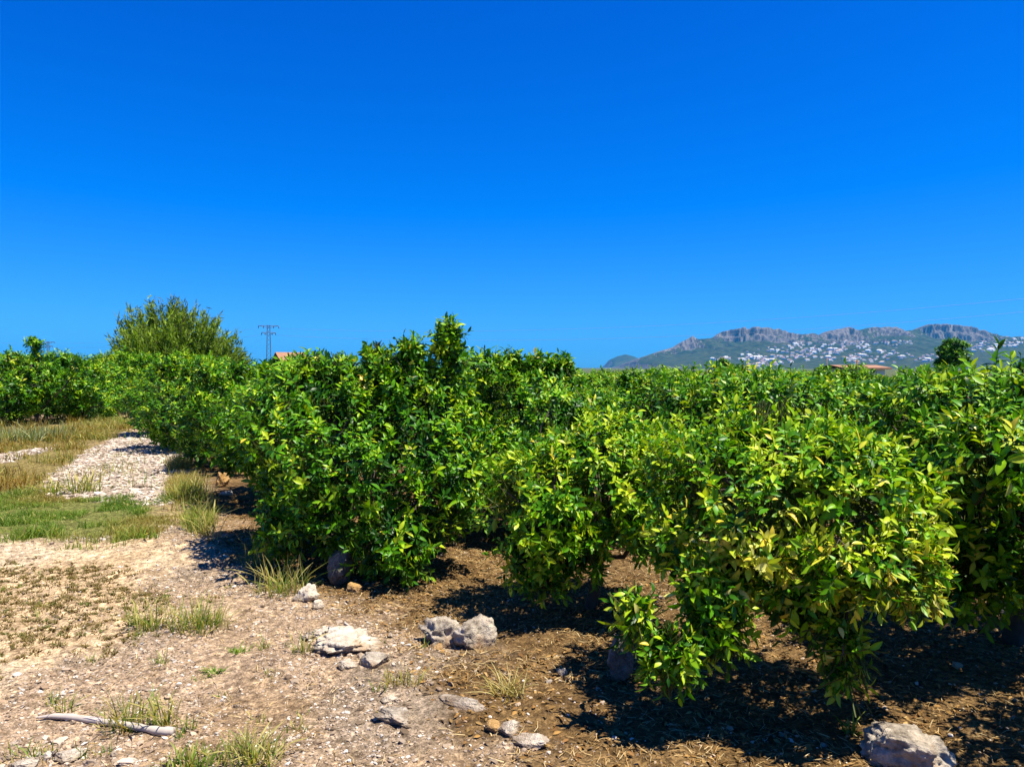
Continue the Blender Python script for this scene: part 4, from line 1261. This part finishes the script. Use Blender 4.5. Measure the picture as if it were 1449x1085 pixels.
def pylon(px, py_top, Yp, sc, label):
    q = at(px, py_top, Yp)
    gz = float(base_height(np.array([q[0]]), np.array([Yp]))[0])
    H = q[2] - gz
    root = empty('power_pylon', (q[0], Yp, gz), 0.25)
    m = Bag()
    w0, w1 = .55 * sc, .28 * sc
    nseg = 12
    th = .045 * sc
    def leg(sx, sy, u):
        w = w0 + (w1 - w0) * u
        return np.array([sx * w, sy * w, u * H])
    cs = [(-1, -1), (1, -1), (1, 1), (-1, 1)]
    for sx, sy in cs: tube(m, [leg(sx, sy, 0), leg(sx, sy, 1)], [th, th], 4)
    for i in range(nseg):
        for j in range(4):
            a, b = cs[j], cs[(j + 1) % 4]
            if i % 2: a, b = b, a
            tube(m, [leg(*a, i / nseg), leg(*b, (i + 1) / nseg)], [th * .6, th * .6], 4)
    link('mast', m.mesh('mast', False), M_STEEL, root)
    tips = []
    for zf, hw in ((H - .1, 2.15 * sc), (H - 1.65 * sc, 1.5 * sc)):
        a = Bag()
        for sy in (-.25 * sc, .25 * sc):
            tube(a, [[-hw, sy * .3, zf], [0, sy, zf], [hw, sy * .3, zf]], [th, th, th], 4)
            tube(a, [[-hw, sy * .3, zf], [-w1, sy, zf - .45 * sc], [w1, sy, zf - .45 * sc], [hw, sy * .3, zf]], [th * .7] * 4, 4)
        link('crossarm', a.mesh('crossarm', False), M_STEEL, root)
        for t in (-1, -.5, .5, 1):
            ins = Bag()
            tube(ins, [[t * hw, 0, zf - .05], [t * hw, 0, zf - .30 * sc], [t * hw, 0, zf - .31 * sc], [t * hw, 0, zf - .55 * sc]], [.05, .11 * sc, .07 * sc, .10 * sc], 6)
            link('insulator', ins.mesh('insulator'), M_GLASSY, root)
        c, s = math.cos(.25), math.sin(.25)
        tips += [np.array([q[0] + t * hw * c, Yp + t * hw * s, gz + zf - .6 * sc]) for t in (-1, 1)]
    tag(root, label, 'pylon')
    return tips
ta = pylon(380, 460, 130.0, .78, 'lattice power pylon with two crossarms right of the feathery bush')
tb = pylon(68, 483, 210.0, .75, 'fainter power pylon peeking over the left row of trees')
def cable(p, q, sag, label):
    t = np.linspace(0, 1, 24)[:, None]
    P = p * (1 - t) + q * t
    P[:, 2] -= 4 * sag * (t * (1 - t))[:, 0]
    b = Bag(); tube(b, P - p, [.013] * 24, 4)
    o = link('power_cable', b.mesh('power_cable'), M_CABLE, None, tuple(p))
    tag(o, label, 'cable', 'cables of the power line')
NEXT = at(1560, 420, 95.0)
cable(ta[1], NEXT + [0, 0, .8], 2.2, 'upper thin cable running from the pylon to the right across the sky')
cable(ta[3], NEXT + [0, 2, -.9], 2.4, 'lower thin cable running from the pylon to the right behind the orchard')
cable(tb[0], ta[0], .8, 'upper thin cable between the two pylons behind the bush')
cable(tb[2], ta[2], .8, 'lower thin cable between the two pylons behind the bush')
cable(at(-300, 470, 300.0), tb[0], 1.0, 'thin cable leaving the fainter pylon towards the left')

# ---------------------------------------------------------------- far buildings and poles
M_ROOF = plain_material('old_roof_tile', (0.27, 0.135, 0.075), 0.9, 0.3, 4.0)
M_RENDER = plain_material('farm_render', (0.66, 0.62, 0.56), 0.9, 0.08, 1.0)
M_RENDER_TAN = plain_material('tan_render', (0.52, 0.36, 0.24), 0.9, 0.1, 1.0)
M_WOOD = plain_material('pole_wood', (0.16, 0.09, 0.05), 0.9, 0.3, 4.0)
M_DARK = plain_material('dark_opening', (0.03, 0.03, 0.035), 0.5, 0.1, 1.0)
def house(px, py_top, Yb, w, d, wall_m, label, eave=.35, roof_h=1.0, ridge_x=True, rz=.15):
    q = at(px, py_top, Yb)
    gz = float(base_height(np.array([q[0]]), np.array([Yb]))[0])
    H = q[2] - gz - roof_h
    root = empty('farm_house', (q[0], Yb, gz), rz)
    b = Bag(); box(b, 0, 0, H / 2, w, d, H)
    link('wall', b.mesh('house_wall', False), wall_m, root)
    r_ = Bag()
    W, D = w / 2 + eave, d / 2 + eave
    v = [[-W, -D, 0], [W, -D, 0], [W, D, 0], [-W, D, 0], [-W, 0, roof_h], [W, 0, roof_h], [-W, -D, -.14], [W, -D, -.14], [W, D, -.14], [-W, D, -.14]]
    r_.add(np.array(v) + [0, 0, H + .15], [[0, 1, 5, 4], [2, 3, 4, 5], [6, 7, 1, 0], [8, 9, 3, 2], [9, 8, 7, 6], [7, 8, 2, 1], [9, 6, 0, 3], [1, 2, 5, 5], [3, 0, 4, 4]])
    link('roof', r_.mesh('house_roof', False), M_ROOF, root)
    for t in (-.3, .3):
        wb = Bag(); box(wb, t * w, -d / 2 - .01, H * .55, w * .13, .06, H * .28)
        link('window', wb.mesh('house_window', False), M_DARK, root)
    tag(root, label, 'house')
house(1207, 519, 60.0, 3.4, 3.2, M_RENDER, 'low white farm building with a reddish brown roof above the orchard', roof_h=.22)
house(412, 500.5, 75.0, 2.4, 5.0, M_RENDER_TAN, 'tan house with an orange tiled roof half hidden behind the trees', roof_h=1.1, rz=.5)
def pole(px, py_top, Yb, r_, mat, label):
    q = at(px, py_top, Yb)
    gz = float(base_height(np.array([q[0]]), np.array([Yb]))[0])
    b = Bag(); tube(b, [[0, 0, -.2], [0, 0, (q[2] - gz) * .5], [0, 0, q[2] - gz]], [r_, r_ * .9, r_ * .75], 8)
    tube(b, [[-r_ * 2.2, 0, (q[2] - gz) * .96], [r_ * 2.2, 0, (q[2] - gz) * .96]], [r_ * .35, r_ * .35], 4)
    tag(link('utility_pole', b.mesh('utility_pole'), mat, None, (q[0], Yb, gz)), label, 'pole')
pole(1213, 509, 55.0, .09, M_WOOD, 'brown wooden post in front of the low white farm building')
pole(1170, 505, 90.0, .08, M_STEEL, 'thin grey pole left of the low white farm building')

# ---------------------------------------------------------------- haze
hz = Bag()
box(hz, 0, 0, 195, 29000, 30000, 420)
m, t, out = new_mat('haze')
pv = N(t, 'ShaderNodeVolumePrincipled')
pv.inputs['Color'].default_value = (0.02, 0.42, 0.9, 1)
pv.inputs['Density'].default_value = 4.6e-5
pv.inputs['Anisotropy'].default_value = 0.0
t.links.new(pv.outputs[0], out.inputs['Volume'])
ho = link('haze', hz.mesh('haze', False), m)
tag(ho, 'thin blue haze lying between the orchard and the mountains', 'haze', kind='stuff')
